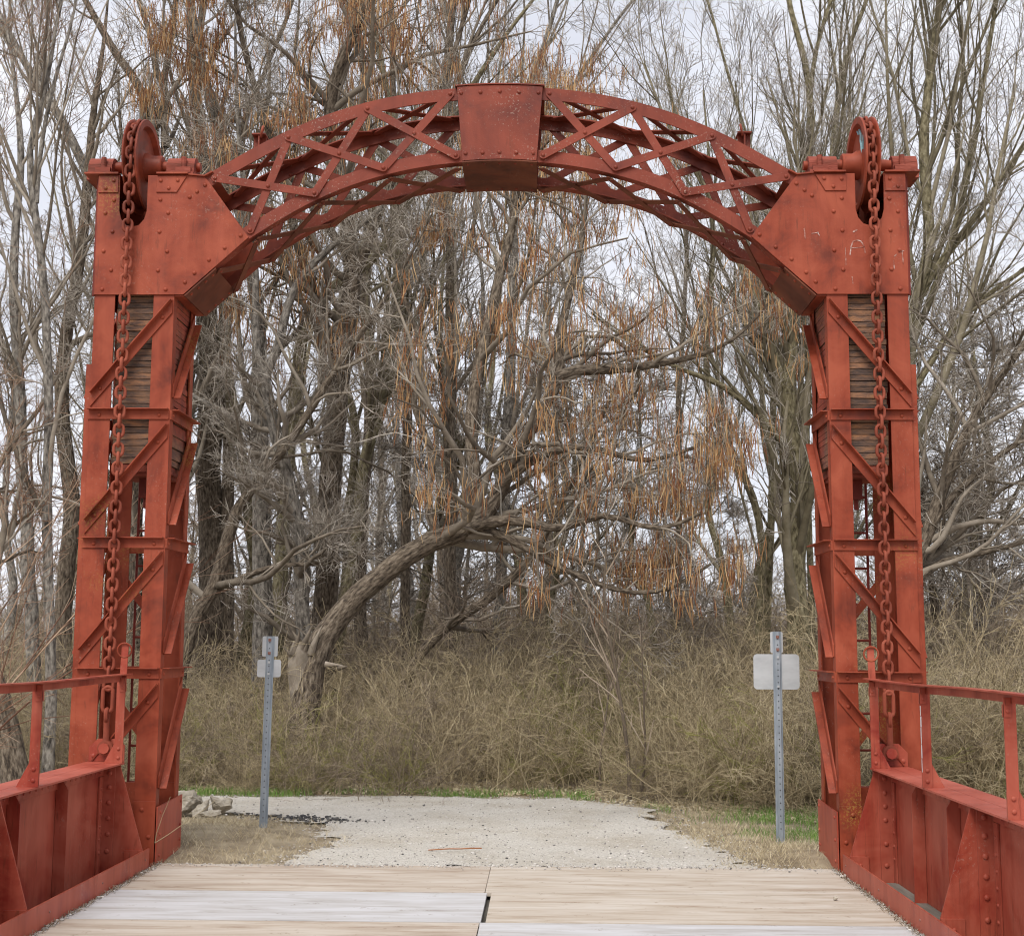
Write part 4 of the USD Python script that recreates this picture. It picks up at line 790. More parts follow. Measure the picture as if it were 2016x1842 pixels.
SP = {  # wander, up, level-1 angle, level-2 angle ...
    'forest': dict(n1=13, t0=0.30, a1=(0.40, 0.95), l1=0.30, up1=0.10, n2=5.5, a2=(0.4, 1.0), n3=5.2, n4=3.2, wander=0.13, upT=0.05),
    'fan':    dict(n1=18, t0=0.22, a1=(0.25, 0.65), l1=0.50, up1=0.10, n2=7, a2=(0.3, 0.75), n3=5.5, n4=3.2, wander=0.09, upT=0.04),
    'spread': dict(n1=15, t0=0.25, a1=(0.6, 1.25), l1=0.36, up1=0.02, n2=7, a2=(0.5, 1.1), n3=5.5, n4=3.4, wander=0.20, upT=0.0),
    'catalpa': dict(n1=13, t0=0.22, a1=(0.5, 1.2), l1=0.36, up1=0.02, n2=7, a2=(0.5, 1.15), n3=4.6, n4=2.8, wander=0.24, upT=0.0),
}
TRI = [0]
def build_tree(mains, sp, seed, rmin=0.0033, dens=1.0, pods=0, podzone=None, end_len=None):
    """mains: list of (points (k, 3), radii (k,)). Returns the meshes of trunk, branches, twigs and pods."""
    S = SP[sp]; r = np.random.default_rng(seed); trunk, P1s, branch, twig = [], [], [], []
    allp = []
    K1 = 14
    for pts, rad in mains:
        pts = np.asarray(pts, float); s_ = np.concatenate([[0], np.cumsum(np.linalg.norm(np.diff(pts, axis=0), axis=1))])
        K = max(14, int(s_[-1] / 0.35)); q = np.linspace(0, s_[-1], K)
        c = CubicSpline(s_, pts, bc_type='natural')(q) if len(pts) > 2 else np.array([np.interp(q, s_, pts[:, j]) for j in range(3)]).T
        wob = np.stack([meshkit.fbm(np.c_[q * 0.9, 0 * q + seed + j * 11.3, 0 * q], 3, seed) - 0.5 for j in range(3)], 1) * np.interp(q, s_, rad)[:, None] * 1.1
        c = c + wob * np.minimum(1, q / 0.8)[:, None]; R = np.interp(q, s_, rad)
        tb = tubes(c[None], R[None], 14); v = tb['v']
        cc = np.repeat(c, 14, 0); n_ = meshkit.fbm(v * np.array([9, 9, 2.2]), 3, seed) - 0.5; tb['v'] = cc + (v - cc) * (1 + 0.16 * n_)[:, None]
        trunk.append(tb)
        cs = np.array([np.interp(np.linspace(0, 1, K1), np.linspace(0, 1, K), c[:, j]) for j in range(3)]).T
        P1s.append((cs, np.interp(np.linspace(0, 1, K1), np.linspace(0, 1, K), R), s_[-1]))
    P = np.stack([a for a, _, _ in P1s]); R = np.stack([b for _, b, _ in P1s]); L = np.array([l for _, _, l in P1s])
    Lm = L.max()
    per = S['n1'] * dens * L / Lm
    p, d, l, rad = spawn(r, P, R, np.full(len(L), 0.5 * Lm) + 0.5 * L, per, S['t0'], 1.0, S['a1'], S['l1'], 0.50, 0.5, 0.9, 0.10)
    B1 = walk(r, p, d, l, 9, S['wander'] * 0.9, S['up1']); R1 = rad[:, None] * np.linspace(1, 0.22, 9); branch.append(tubes(B1, np.maximum(R1, rmin * 1.3), 6))
    p, d, l2, rad = spawn(r, B1, R1, l, S['n2'], 0.12, 1.0, S['a2'], 0.52, 0.50, 0.5, 0.85, 0.06)
    B2 = walk(r, p, d, l2, 7, S['wander'], S['up1'] * 0.7); R2 = np.maximum(rad[:, None] * np.linspace(1, 0.3, 7), rmin * 1.15); branch.append(tubes(B2, R2, 4))
    p, d, l3, rad = spawn(r, B2, R2, l2, S['n3'], 0.10, 1.0, (0.4, 1.1), 0.55, 0.5, 0.45, 0.8, 0.05)
    B3 = walk(r, p, d, np.maximum(l3, 0.25), 5, S['wander'] * 0.75, 0.03); R3 = np.maximum(rad[:, None] * np.linspace(1, 0.5, 5), rmin); twig.append(tubes(B3, R3, 3))
    p, d, l4, rad = spawn(r, B3, R3, np.maximum(l3, 0.18), S['n4'], 0.15, 1.0, (0.4, 1.1), 0.62, 0.8, 0.4, 0.8, 0.05)
    B4 = walk(r, p, d, np.clip(l4, 0.16, 0.8), 3, S['wander'] * 0.7, 0.03); R4 = np.maximum(rad[:, None] * np.linspace(1, 0.7, 3), rmin * 0.85); twig.append(tubes(B4, R4, 3))
    out = dict(trunk=merge(trunk), branches=merge(branch), twigs=merge(twig))
    if pods:
        c = np.vstack([B2[:, 3:].reshape(-1, 3), B3.reshape(-1, 3)])
        if podzone is not None: c = c[podzone(c, r)]
        nc = max(1, pods // 3); k = r.integers(0, len(c), nc); base = np.repeat(c[k], r.integers(1, 6, nc), 0); base = base + r.normal(0, 0.07, base.shape)
        n = len(base); dd = nrm(np.stack([r.normal(0, 0.17, n), r.normal(0, 0.17, n), -np.ones(n)], 1))
        PP = walk(r, base, dd, r.uniform(0.12, 0.34, n), 5, 0.09, -0.12); RR = np.array([0.5, 1.0, 1.1, 1.0, 0.35])[None] * r.uniform(0.0038, 0.0070, n)[:, None]
        out['pods'] = tubes(PP, RR, 3)
    return out
def add_tree(name, label, cat, out, bark, br, tw, loc, group=None):
    t = thing(name, label, cat, loc, group)
    part(t, 'trunk', out['trunk'], M[bark]); part(t, 'branches', out['branches'], M[br], kind='stuff'); part(t, 'twigs', out['twigs'], M[tw], kind='stuff')
    if 'pods' in out: part(t, 'seed_pods', out['pods'], M['pod'], kind='stuff')
    TRI[0] += sum(2 * len(q['f']) for q in out.values()); return t
def traced(y, pts, H=None, taper=0.25, lean=None, base=True, dy=None, seed=0, wfac=1.0):
    """a stem traced at depth y from pixel points (px, py, width px), set down to the ground and grown on past the last point"""
    r = np.random.default_rng(seed); P = [at(a, b, y + (dy or 0) * k / max(1, len(pts) - 1)) for k, (a, b, _) in enumerate(pts)]; R = [w * pix(y) / 2 * wfac for _, _, w in pts]
    if base and P[0][2] > 0.05:
        d = unit(P[0] - P[1]); d = unit(d * [0.5, 0.5, 1.0]); b = P[0] + d * (P[0][2] + 0.15) / max(0.3, -d[2]); P.insert(0, P[0] * 0.45 + b * 0.55); R.insert(0, R[0] * 1.08); P.insert(0, b); R.insert(0, R[0] * 1.35)
    if H:
        d = unit(P[-1] - P[-2]); rem = H; n = max(3, int(rem / 1.2)); r0 = R[-1]
        for k in range(n):
            d = unit(d + r.normal(0, 0.08, 3) + np.array([0, 0, 0.05])); P.append(P[-1] + d * rem / n); R.append(r0 * (1 - (k + 1) / n) + 0.012)
    else: R[-1] *= 1
    return np.array(P), np.array(R)

# ---- the leaning pod tree behind the gravel
Y0 = 6.8
cm = []
cm.append(traced(Y0, [(600, 1360, 56), (618, 1285, 52), (652, 1236, 46), (713, 1170, 43), (783, 1114, 41), (866, 1058, 42), (930, 1030, 38), (985, 955, 30), (1025, 870, 27), (1061, 812, 25), (1100, 738, 24), (1098, 680, 21), (1112, 620, 17)], H=2.6, dy=0.6, seed=1))
cm.append(traced(Y0 + 0.45, [(1095, 742, 21), (1130, 730, 22), (1190, 728, 20), (1250, 722, 17), (1341, 708, 12), (1439, 671, 8), (1518, 592, 5)], base=False))
cm.append(traced(Y0 + 0.3, [(900, 1045, 24), (960, 1030, 24), (1030, 1026, 20), (1100, 1040, 15), (1190, 1015, 12), (1290, 1040, 9), (1380, 1010, 6)], base=False, dy=-1.2))
cm.append(traced(Y0 + 0.3, [(930, 1030, 26), (935, 960, 28), (925, 880, 26), (935, 760, 24), (965, 640, 23), (990, 520, 20), (1010, 430, 16)], H=2.2, base=False, dy=1.0, seed=4))
cm.append(traced(Y0 + 0.3, [(985, 955, 20), (1060, 900, 16), (1150, 880, 14), (1260, 905, 10), (1370, 880, 6)], base=False, dy=-0.8))
cm.append(traced(Y0 + 0.3, [(866, 1060, 20), (840, 990, 17), (850, 900, 15), (815, 800, 13), (830, 690, 10), (800, 600, 7)], H=0.8, base=False, dy=0.8, seed=6))
cm.append(traced(Y0 + 0.2, [(930, 1030, 20), (1000, 1060, 17), (1090, 1110, 13), (1180, 1150, 10), (1290, 1165, 8), (1400, 1110, 5)], base=False, dy=-0.6))
SP['catalpa']['t0'] = 0.30
def zone_c(c, r): return (c[:, 2] > 2.15) & (c[:, 0] > -1.6) & (r.uniform(0, 1, len(c)) < np.clip((c[:, 0] + 2.4) / 1.2, 0.15, 1.0) * np.clip(1.25 - 0.28 * np.abs(c[:, 0] - 0.6), 0.25, 1))
add_tree('pod_tree', 'leaning tree rising from a broken stump, hung with long brown seed pods', 'tree', build_tree(cm, 'catalpa', 77, 0.0028, dens=1.9, pods=6800, podzone=zone_c), 'bark_brown', 'branch_brown', 'twig_gray', (cm[0][0][0][0], cm[0][0][0][1], 0))
pt = [p for p in stage.GetPrimAtPath('/World').GetChildren() if p.GetName() == 'pod_tree'][0]
rr = np.random.default_rng(12); sp_ = []
for px_, py_, h_ in ((578, 1268, .34), (590, 1262, .42), (602, 1258, .30), (612, 1264, .36), (585, 1280, .28), (640, 1285, .22), (655, 1292, .26), (596, 1275, .25)):
    c0 = at(px_, py_ + 22, Y0 - 0.12 + rr.uniform(-.05, .1)); d_ = nrm(np.array([[rr.normal(0.0 if px_ < 625 else 0.9, 0.35) - (0.25 if px_ < 590 else 0), -0.25 + rr.normal(0, 0.2), 0.75 if px_ < 625 else 0.1]]))
    w_ = walk(rr, c0[None], d_, np.array([h_]), 5, 0.10, 0.0); sp_.append(tubes(w_, np.array([[.055, .045, .032, .018, .004]]) * rr.uniform(.7, 1.2), 6))
st_ = [traced(Y0 - 0.05, [(592, 1380, 40), (588, 1320, 46), (590, 1285, 44), (592, 1262, 30)], seed=3)]
sp_.append(tubes(st_[0][0][None], st_[0][1][None], 6))
part(pt, 'broken_stump', merge(sp_), M['branch_brown'])
# second pod tree, upper left
cm = [traced(9.5, [(655, 1000, 44), (668, 800, 42), (690, 600, 38), (690, 480, 34), (668, 330, 30), (650, 200, 25), (690, 80, 20), (733, -20, 16)], H=2.0, seed=2),
      traced(9.5, [(672, 760, 26), (640, 640, 22), (600, 520, 18), (560, 360, 16), (520, 220, 13), (480, 90, 10)], H=1.6, base=False, seed=3, dy=-1.2),
      traced(9.5, [(690, 560, 22), (745, 430, 18), (790, 320, 15), (850, 220, 12), (900, 90, 9)], H=1.6, base=False, seed=4, dy=-0.8)]
def zone_l(c, r): return (c[:, 2] > 5.6) & (c[:, 2] < 12.5) & (c[:, 0] > -5.9) & (c[:, 0] < -0.3)
add_tree('pod_tree', 'tall pod tree behind the left half of the arch, crown hung with brown pods', 'tree', build_tree(cm, 'catalpa', 91, 0.0033, dens=2.0, pods=7500, podzone=zone_l), 'bark_brown', 'branch_brown', 'twig_brown', (cm[0][0][0][0], 9.5, 0))

# ---- the other trees that can be told apart
def one(label, y, stems, sp, bark, br, tw, seed, dens=1.0, rmin=0.0029):
    ms = [traced(y, *([s_[0]]), **dict(dict(wfac=0.82 if y > 10.5 else 0.95), **s_[1])) for s_ in stems]
    add_tree('bare_tree', label, 'tree', build_tree(ms, sp, seed, rmin, dens), bark, br, tw, (ms[0][0][0][0], y, 0))
NB_ = dict(base=False)
one('bare tree leaning right with a low side limb, just right of the left tower', 8.0, [([(363, 1283, 32), (389, 1209, 31), (420, 1156, 29), (442, 1090, 28), (481, 981, 22), (538, 911, 17)], dict(H=4.0, seed=5)), ([(420, 1169, 16), (494, 1130, 13), (577, 1112, 9)], dict(H=1.0, base=False, seed=6))], 'spread', 'bark_brown', 'branch_brown', 'twig_gray', 101)
one('thickest straight trunk beside the left tower, brown ridged bark', 13.0, [([(414, 1380, 66), (416, 1100, 62), (416, 850, 60), (408, 650, 52), (402, 450, 40)], dict(H=7, seed=7))], 'forest', 'bark_brown', 'branch_brown', 'twig_gray', 102, 1.2)
one('straight grey barked trunk directly behind the leaning sign post', 9.5, [([(522, 1300, 42), (520, 1240, 41), (516, 980, 38), (512, 800, 34), (508, 600, 28)], dict(H=6, seed=8))], 'forest', 'bark_gray', 'branch_brown', 'twig_gray', 103)
one('forking tree with pale limbs spreading both ways above the broken stump', 8.3, [([(600, 1290, 30), (590, 1069, 28), (573, 972, 27), (551, 893, 27), (538, 842, 28), (520, 745, 27)], dict(seed=9)),
    ([(520, 750, 17), (505, 685, 16), (503, 545, 14)], dict(H=4, base=False, seed=10)), ([(522, 745, 18), (555, 650, 18), (573, 580, 17), (625, 510, 15), (706, 447, 11)], dict(H=2.0, base=False, seed=11)), ([(500, 860, 15), (470, 830, 14), (384, 783, 10)], dict(H=2, base=False, seed=12))], 'spread', 'bark_gray', 'branch_brown', 'twig_gray', 104, 1.5)
one('mossy dark trunk slanting to the upper right behind the left arch foot', 11.5, [([(548, 1150, 36), (560, 950, 33), (580, 760, 31), (636, 583, 28), (690, 545, 26), (748, 492, 22), (800, 400, 18)], dict(H=5, seed=13))], 'forest', 'bark_olive', 'branch_olive', 'twig_gray', 105)
one('slim upright trunk left of the tall mid wood trunks', 14.0, [([(669, 1250, 28), (700, 1069, 28), (722, 893, 27), (741, 842, 27), (766, 702, 26), (783, 562, 24), (776, 387, 20)], dict(H=6, seed=14))], 'forest', 'bark_olive', 'branch_olive', 'twig_gray', 106)
one('trunk standing close behind the slim upright one, slightly crooked', 15.5, [([(713, 1250, 30), (713, 1032, 30), (730, 772, 29), (720, 632, 26), (735, 400, 20)], dict(H=6, seed=15))], 'forest', 'bark_brown', 'branch_brown', 'twig_brown', 107)
one('straight thin trunk rising past the left of the crown plate', 16.0, [([(800, 1250, 24), (800, 900, 23), (800, 600, 22), (776, 300, 18), (772, 0, 14)], dict(H=4, seed=16))], 'forest', 'bark_brown', 'branch_brown', 'twig_gray', 108)
one('tall trunk rising behind the crown plate, topmost limbs above it', 15.0, [([(890, 1250, 30), (886, 900, 29), (890, 600, 27), (880, 300, 24), (884, 90, 20)], dict(H=5, seed=17)), ([(884, 330, 14), (924, 100, 13), (980, 0, 10)], dict(H=3, base=False, seed=18))], 'fan', 'bark_brown', 'branch_brown', 'twig_gray', 109)
one('dark trunk leaning left to right low behind the pod tree', 9.0, [([(850, 1262, 22), (892, 1225, 22), (960, 1178, 20), (1010, 1135, 19), (1060, 1075, 16), (1085, 1030, 13)], dict(H=3.0, seed=19))], 'spread', 'bark_brown', 'branch_brown', 'twig_brown', 110)
one('wispy pale branched tree above the right of the crown plate', 18.0, [([(985, 1200, 28), (1000, 800, 26), (1010, 500, 22), (1030, 200, 16), (1080, 60, 11)], dict(H=4, seed=20)), ([(1010, 420, 14), (1100, 220, 12), (1200, 60, 8)], dict(H=3, base=False, seed=21))], 'fan', 'bark_gray', 'branch_brown', 'twig_gray', 111)
one('big olive barked tree forking beside the right tower', 8.8, [([(1566, 1240, 46), (1561, 1112, 42), (1573, 938, 40), (1555, 830, 34), (1553, 722, 30), (1557, 623, 28), (1578, 450, 24), (1591, 308, 21)], dict(seed=22)), ([(1591, 320, 16), (1595, 176, 14), (1551, 0, 11)], dict(H=2.5, base=False, seed=23)),
    ([(1592, 260, 12), (1600, 150, 10), (1635, 0, 8)], dict(H=2, base=False, seed=24)), ([(1556, 780, 20), (1530, 722, 19), (1510, 643, 18), (1478, 564, 16), (1439, 485, 12)], dict(H=3, base=False, seed=25)), ([(1562, 900, 18), (1541, 871, 18), (1478, 800, 16), (1419, 757, 13), (1340, 726, 9)], dict(H=1.5, base=False, seed=26))], 'fan', 'bark_olive', 'branch_olive', 'twig_gray', 112, 1.4)
one('slender trunk curving up to the left, left of the olive barked tree', 11.0, [([(1496, 1240, 18), (1494, 1017, 17), (1447, 899, 16), (1403, 800, 15), (1396, 623, 12)], dict(H=4, seed=27))], 'fan', 'bark_olive', 'branch_olive', 'twig_gray', 113, 0.9)
one('slender straight trunk nearest the left side of the olive barked tree', 11.6, [([(1512, 1240, 18), (1518, 1000, 17), (1522, 800, 15), (1515, 620, 12)], dict(H=4, seed=28))], 'fan', 'bark_olive', 'branch_olive', 'twig_gray', 126, 0.9)
one('thin dark trunk standing alone in the gap of the right half of the arch', 17.0, [([(1335, 1240, 17), (1337, 1000, 15), (1337, 780, 13), (1350, 560, 10)], dict(H=3, seed=29))], 'fan', 'bark_brown', 'branch_brown', 'twig_gray', 114, 0.8)
one('slim tree with upswept twigs above the right half of the arch', 14.0, [([(1640, 1240, 26), (1650, 900, 24), (1640, 500, 20), (1648, 220, 15), (1675, 88, 11)], dict(H=3, seed=30))], 'fan', 'bark_olive', 'branch_olive', 'twig_gray', 115, 1.2)
one('thin trunk just behind the olive barked tree, on its right', 13.0, [([(1600, 1200, 16), (1589, 900, 15), (1589, 700, 13), (1480, 300, 9), (1410, 60, 6)], dict(H=2, base=True, seed=31))], 'fan', 'bark_olive', 'branch_olive', 'twig_gray', 127)
one('fan shaped tree rising behind and right of the right tower', 9.5, [([(1770, 1240, 44), (1775, 900, 36), (1793, 638, 26), (1824, 484, 23), (1820, 308, 21), (1833, 132, 17)], dict(H=3, seed=32)), ([(1790, 680, 18), (1807, 594, 18), (1877, 484, 16), (1943, 396, 13), (2016, 286, 10)], dict(H=3, base=False, seed=33)),
    ([(1786, 700, 15), (1850, 540, 14), (1910, 330, 11), (1940, 150, 9)], dict(H=3, base=False, seed=34)), ([(1780, 800, 16), (1840, 700, 14), (1920, 600, 11), (2030, 520, 8)], dict(H=2, base=False, seed=35))], 'fan', 'bark_olive', 'branch_olive', 'twig_gray', 116, 1.5)
one('tree with long limbs sweeping low to the right of the right tower', 8.0, [([(1760, 1300, 40), (1790, 1150, 36), (1830, 1030, 28), (1880, 900, 22), (1935, 790, 18), (2016, 680, 13)], dict(H=3, seed=36)), ([(1800, 1110, 20), (1860, 1000, 17), (1940, 920, 13), (2040, 850, 10)], dict(H=2, base=False, seed=37)),
    ([(1790, 1160, 16), (1850, 1110, 14), (1930, 1090, 12), (2040, 1060, 9)], dict(H=2, base=False, seed=38))], 'spread', 'bark_brown', 'branch_brown', 'twig_gray', 117, 1.6)
one('young upright tree at the left edge with ascending reddish twigs', 5.0, [([(98, 1330, 22), (95, 1100, 21), (95, 800, 20), (88, 645, 18), (71, 430, 16), (62, 270, 13), (88, 180, 10), (110, 60, 7)], dict(H=1.5, seed=39)), ([(72, 400, 10), (90, 230, 9), (125, 100, 7), (148, 12, 5)], dict(H=1, base=False, seed=40))], 'fan', 'bark_gray', 'branch_brown', 'twig_red', 118, 0.8)
one('slanting trunk crossing to the upper left corner', 11.0, [([(330, 1250, 30), (300, 900, 28), (200, 420, 24), (117, 228, 22), (62, 141, 19), (0, 30, 16)], dict(H=3, seed=41))], 'forest', 'bark_gray', 'branch_brown', 'twig_gray', 119)
one('big forked tree above and behind the left tower wheel', 12.0, [([(320, 1250, 50), (325, 900, 46), (330, 500, 42), (305, 300, 36), (295, 215, 34)], dict(seed=42)), ([(295, 225, 24), (271, 166, 22), (234, 111, 20), (166, 0, 15)], dict(H=3, base=False, seed=43)), ([(305, 250, 22), (332, 203, 19), (314, 154, 17), (301, 92, 15), (271, 0, 12)], dict(H=3, base=False, seed=44)), ([(325, 290, 20), (325, 154, 17), (344, 12, 14)], dict(H=3, base=False, seed=45))], 'forest', 'bark_brown', 'branch_brown', 'twig_gray', 120, 1.4)
one('tall trunk left of the arch, between the wheel and the lug', 13.0, [([(450, 1250, 30), (448, 800, 28), (440, 400, 25), (424, 246, 21), (394, 92, 18), (400, 0, 14)], dict(H=4, seed=46)), ([(440, 420, 16), (470, 280, 14), (540, 100, 10)], dict(H=3, base=False, seed=47))], 'forest', 'bark_brown', 'branch_brown', 'twig_brown', 121)
one('stout tilted trunk low at the left edge below the handrail', 4.6, [([(30, 1545, 58), (12, 1450, 56), (-10, 1370, 52), (-50, 1250, 46), (-90, 1000, 36)], dict(H=4, seed=48))], 'spread', 'bark_brown', 'branch_brown', 'twig_red', 122, 0.7)
one('grey trunk behind the left handrail post', 8.5, [([(66, 1480, 30), (66, 1300, 29), (52, 1050, 27), (40, 800, 24), (30, 500, 18)], dict(H=4, seed=49))], 'forest', 'bark_gray', 'branch_brown', 'twig_gray', 123)
one('brown trunk close to the outer edge of the left tower', 10.0, [([(128, 1430, 38), (126, 1250, 36), (138, 1000, 34), (120, 800, 30), (150, 550, 24)], dict(H=5, seed=50))], 'forest', 'bark_brown', 'branch_brown', 'twig_brown', 124)
one('trunk half hidden, seen between the posts of the left tower', 12.0, [([(268, 1400, 34), (270, 1100, 32), (262, 800, 28)], dict(H=6, seed=51))], 'forest', 'bark_brown', 'branch_brown', 'twig_gray', 125)

# ---- shrubs in the left foreground, saplings by the gravel
def shrub(name, label, cat, c, n, h, lean, seed, mats, spread=0.25, rr=0.009, loc=None, side=9, bias=(0, 0, 0)):
    r = np.random.default_rng(seed); p = np.c_[r.normal(0, spread, (n, 2)), np.zeros(n)] + np.array(c); az = r.uniform(0, 6.28, n); le = np.abs(r.normal(0, lean, n))
    d = nrm(np.stack([np.cos(az) * np.sin(le), np.sin(az) * np.sin(le), np.cos(le)], 1) + np.array(bias)); L = h * r.uniform(0.6, 1.15, n)
    S = walk(r, p, d, L, 9, 0.07, -0.01); R = r.uniform(0.6, 1.1, n)[:, None] * rr * np.linspace(1, 0.3, 9)
    a, b, l2, rad = spawn(r, S, R, L, side, 0.2, 1.0, (0.25, 0.7), 0.32, 0.6, 0.5, 0.8, 0.0); T = walk(r, a, b, l2, 5, 0.09, 0.02); RT = np.maximum(rad[:, None] * np.linspace(1, 0.5, 5), 0.0022)
    a, b, l3, rad = spawn(r, T, RT, l2, 2.5, 0.2, 1.0, (0.3, 0.8), 0.45, 0.7, 0.4, 0.8, 0.0); U = walk(r, a, b, np.maximum(l3, 0.06), 3, 0.1, 0.02); RU = np.maximum(rad[:, None] * np.linspace(1, 0.7, 3), 0.0018)
    t = thing(name, label, cat, c); part(t, 'stems', tubes(S, R, 5), M[mats[0]]); part(t, 'twigs', merge([tubes(T, RT, 3), tubes(U, RU, 3)]), M[mats[1]], kind='stuff'); return t
shrub('shrub', 'reddish twigged shrub reaching in from the left edge beside the left tower', 'shrub', (-5.5, 2.0, -0.03), 20, 3.6, 0.5, 61, ('twig_red', 'twig_red'), 0.4, 0.013, side=11, bias=(0.45, 0, 0.1))
shrub('sapling', 'taller straight sapling standing before the thicket right of centre', 'sapling', tuple(at(1240, 1575, 4.5) * [1, 1, 0] - [0, 0, 0.03]), 1, 3.3, 0.01, 62, ('bark_brown', 'twig_brown'), 0.0, 0.024, side=16)
shrub('sapling', 'thin sapling leaning left of the taller one', 'sapling', tuple(at(1182, 1545, 5.4) * [1, 1, 0] - [0, 0, 0.03]), 1, 2.6, 0.02, 63, ('bark_brown', 'twig_brown'), 0.0, 0.017, side=14, bias=(-0.10, 0, 0))
shrub('sapling', 'short second stem close beside the taller sapling', 'sapling', tuple(at(1262, 1572, 4.6) * [1, 1, 0] - [0, 0, 0.03]), 1, 1.7, 0.02, 64, ('bark_brown', 'twig_brown'), 0.0, 0.015, side=10)

# ---- the thicket: one mass of dry brush, copies of four clumps
def clump(seed, n=34, h=1.9, lean=0.30, rr=0.0075, side=6.0):
    r = np.random.default_rng(seed); p = np.c_[r.normal(0, 0.28, (n, 2)), np.full(n, -0.05)]; az = r.uniform(0, 6.28, n); le = np.abs(r.normal(0, lean, n))
    d = np.stack([np.cos(az) * np.sin(le), np.sin(az) * np.sin(le), np.cos(le)], 1); L = h * r.uniform(0.45, 1.15, n)
    S = walk(r, p, d, L, 9, 0.13, -0.075); R = r.uniform(0.5, 1.1, n)[:, None] * rr * np.linspace(1, 0.35, 9)
    a, b, l2, rad = spawn(r, S, R, L, side, 0.15, 1.0, (0.3, 0.95), 0.34, 0.65, 0.5, 0.9, 0.0); T = walk(r, a, b, l2, 5, 0.20, -0.04); RT = np.maximum(rad[:, None] * np.linspace(1, 0.55, 5), 0.0022)
    a, b, l3, rad = spawn(r, T, RT, l2, 2.6, 0.1, 1.0, (0.4, 1.0), 0.5, 0.8, 0.4, 0.9, 0.0); U = walk(r, a, b, np.maximum(l3, 0.10), 3, 0.22, 0.0); RU = np.maximum(rad[:, None] * np.linspace(1, 0.7, 3), 0.0019)
    return merge([tubes(S, R, 4), tubes(T, RT, 3), tubes(U, RU, 3)])
cl = [clump(201, 34, 1.7, 0.45, 0.0052, 7), clump(202, 40, 1.5, 0.6, 0.0048, 7), clump(203, 24, 2.0, 0.30, 0.0062, 6), clump(204, 46, 1.25, 0.75, 0.0045, 7)]
TRI[0] += sum(2 * len(q['f']) for q in cl)
r = np.random.default_rng(70)
def edge_y(x): return np.where(x < 0.3, 4.95, np.where(x < 2.2, 4.95 - 0.75 * (x - 0.3), 3.52))
pos, idx, scl, rot = [], [], [], []
pos2 = []
for row in range(13):
    n = int(30 + row * 2.5); xs = r.uniform(-4.6 - row * 0.75, 5.6 + row * 0.75, n); ys = edge_y(xs) + 0.35 + row * 0.52 + r.normal(0, 0.22, n)
    far = smooth01(row / 12)
    for x, y in zip(xs, ys):
        # thinner and lower behind the left tower
        hh = 0.86 + 0.20 * far + 0.10 * smooth01((x - 1.0) / 2.0) - 0.14 * smooth01((-1.6 - x) / 1.2); hh *= r.uniform(0.85, 1.1) * (0.72 + 0.56 * float(meshkit.fbm(np.array([[x * 0.8, y * 0.8, 0.0]]), 2, 6)[0]))
        if row == 0: hh *= 0.66
        pos.append((x, y, float(ground_z(np.array([x]), np.array([y]))[0]))); scl.append((hh * r.uniform(0.9, 1.3), hh * r.uniform(0.9, 1.3), hh)); rot.append(r.uniform(0, 6.28)); idx.append(int(r.choice(8, p=[.18, .19, .15, .19, .09, .09, .06, .05] if not (0.2 < x < 1.6 and 5.5 < y < 9) else [.12, .12, .08, .12, .04, .04, .03, .45])))
protos = []
for k in range(8): protos.append(lambda p, k=k: put(p, cl[k % 4], M[['brush_tan', 'brush_tan', 'brush_tan', 'brush_tan', 'brush_dark', 'brush_dark', 'brush_dark', 'brush_green'][k]]))
instancer('/World/undergrowth', protos, pos, idx, scl, zquat(np.array(rot)), 'dense thicket of dry tan brush between the gravel and the trees')
# green tinted bush in the thicket
# ---- far woods: one mass of bare trees and scrub filling the view between the trunks
def generic(seed, sp, h, r0, dens):
    rr = np.random.default_rng(seed); k = 9; t = np.linspace(0, 1, k); d = np.cumsum(rr.normal(0, 0.16, (k, 2)), 0) * (h / 12); d -= d[0]
    pts = np.c_[d, t * h - 0.2]; rad = r0 * (1 - 0.93 * t ** 0.9); rad[0] *= 1.35
    return build_tree([(pts, rad)], sp, seed, 0.0065, dens)
gens = [generic(301, 'forest', 15, 0.19, 1.2), generic(302, 'fan', 13, 0.16, 0.8), generic(303, 'forest', 12, 0.13, 1.0), generic(304, 'spread', 9, 0.12, 0.9), generic(305, 'spread', 7, 0.055, 1.3)]
TRI[0] += sum(2 * len(q['f']) for g in gens for q in g.values())
gp = []
for k, (bk, br, tw) in enumerate((('bark_brown', 'branch_brown', 'twig_gray'), ('bark_olive', 'branch_olive', 'twig_gray'), ('bark_gray', 'branch_brown', 'twig_brown'), ('bark_brown', 'branch_brown', 'twig_brown'), ('branch_brown', 'twig_gray', 'twig_gray'))):
    def fn(p, k=k, bk=bk, br=br, tw=tw):
        UsdGeom.Xform.Define(stage, p); put(p + '/trunk', gens[k]['trunk'], M[bk]); put(p + '/branches', gens[k]['branches'], M[br]); put(p + '/twigs', gens[k]['twigs'], M[tw])
    gp.append(fn)
pos, idx, scl, rot = [], [], [], []
for n, ya, yb in ((4, 18, 24), (12, 24, 36), (34, 36, 65)):
    for _ in range(n):
        y = r.uniform(ya, yb); half = (y + 10.2) * 0.40; u = r.uniform(-1, 1)
        if u > 0.1 and r.uniform() < 0.7: continue                 # the wood thins out to the right
        x = 0.3 + u * half; h = r.uniform(0.75, 1.2) * (1.0 if u < 0.1 else 0.62)
        pos.append((x, y, -0.1)); scl.append((h, h, h)); rot.append(r.uniform(0, 6.28)); idx.append(int(r.choice(4, p=[.34, .26, .24, .16])))
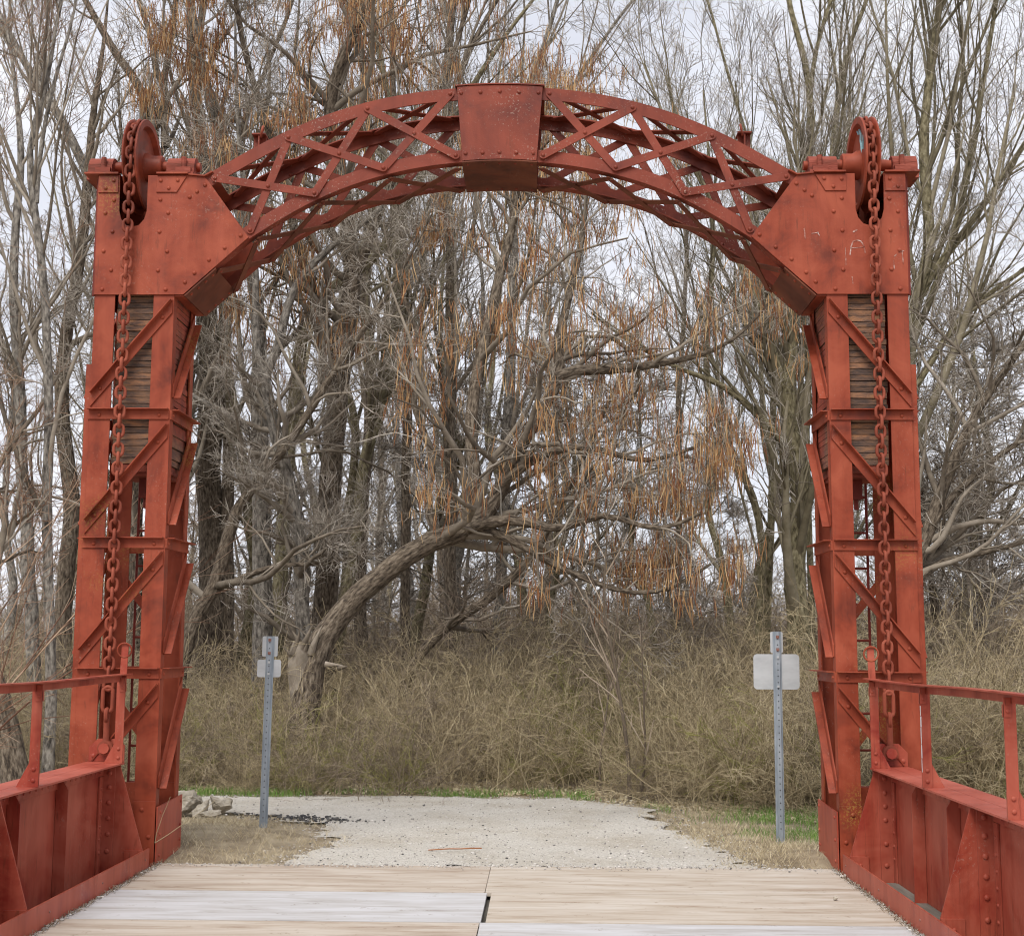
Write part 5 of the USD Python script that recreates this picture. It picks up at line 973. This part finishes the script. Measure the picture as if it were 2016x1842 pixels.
for x, y, h, k in ((5.6, 13, .72, 1), (7.3, 14.5, .85, 3), (4.0, 16, .70, 1), (6.4, 17.5, .80, 1), (8.8, 17, .80, 1), (2.6, 18.5, .62, 1), (9.8, 20, .9, 3), (5.2, 21, .8, 1), (7.8, 22, .85, 1), (3.4, 23, .72, 3), (0.9, 20, .72, 1), (11, 24, .9, 1), (-5.2, 13.5, .9, 1), (-7.4, 15, .95, 3), (-4.0, 17, .95, 1), (-2.2, 19, .95, 1), (-8.8, 18, 1.0, 1), (-6.3, 21, 1.0, 3)):
    pos.append((x, y, -0.1)); scl.append((h * 1.05, h * 1.05, h)); rot.append(r.uniform(0, 6.28)); idx.append(k)
for x, y in ((-1.2, 18), (1.2, 19), (3.6, 20), (-4.2, 17), (7.5, 13), (-3.4, 21), (8.4, 15)):
    h = r.uniform(0.8, 1.2); pos.append((x, y, -0.1)); scl.append((h * 1.25, h * 1.25, h)); rot.append(r.uniform(0, 6.28)); idx.append(4)
instancer('/World/woods', gp, pos, idx, scl, zquat(np.array(rot)), 'distant bare wood seen between the nearer trunks')
pos, idx, scl, rot = [], [], [], []
for n, ya, yb, hs in ((95, 11.5, 18, 1.3), (110, 18, 30, 1.8), (160, 30, 70, 3.0)):
    for _ in range(n):
        y = r.uniform(ya, yb); half = (y + 10.2) * 0.42; x = 0.3 + r.uniform(-1, 1) * half
        if x < -3 and r.uniform() < 0.5: continue
        h = hs * r.uniform(0.75, 1.25); pos.append((x, y, -0.1)); scl.append((h * 1.5, h * 1.5, h)); rot.append(r.uniform(0, 6.28)); idx.append(int(r.integers(0, 4)))
instancer('/World/scrub', [lambda p, k=k: put(p, cl[k], M['brush_dark']) for k in range(4)], pos, idx, scl, zquat(np.array(rot)), 'grey brown scrub filling the far distance under the trees')
# dry twig caught at the left tower foot, stick on the gravel
tw = walk(np.random.default_rng(3), np.array([[-2.47, -0.10, 0.16], [-2.47, -0.10, 0.16]]), nrm(np.array([[0.45, 0.9, 0.33], [0.12, 0.15, 0.9]])), np.array([0.62, 0.34]), 6, 0.06, 0.03)
single('dry_twig', tubes(tw, np.full((2, 6), 0.003) * np.linspace(1, 0.5, 6), 5), M['straw'], 'forked dry twig leaning on the left tower foot plate', 'twig')
st = walk(np.random.default_rng(4), np.array([[-0.55, 0.75, 0.002]]), nrm(np.array([[1.0, 0.05, 0.0]])), np.array([0.42]), 6, 0.04, 0.0)
single('stick', tubes(st, np.full((1, 6), 0.005), 5), M['pod'], 'thin orange stick lying on the gravel in front of the deck', 'stick')
import os
if os.environ.get('TRIS'): print('tree triangles', TRI[0])
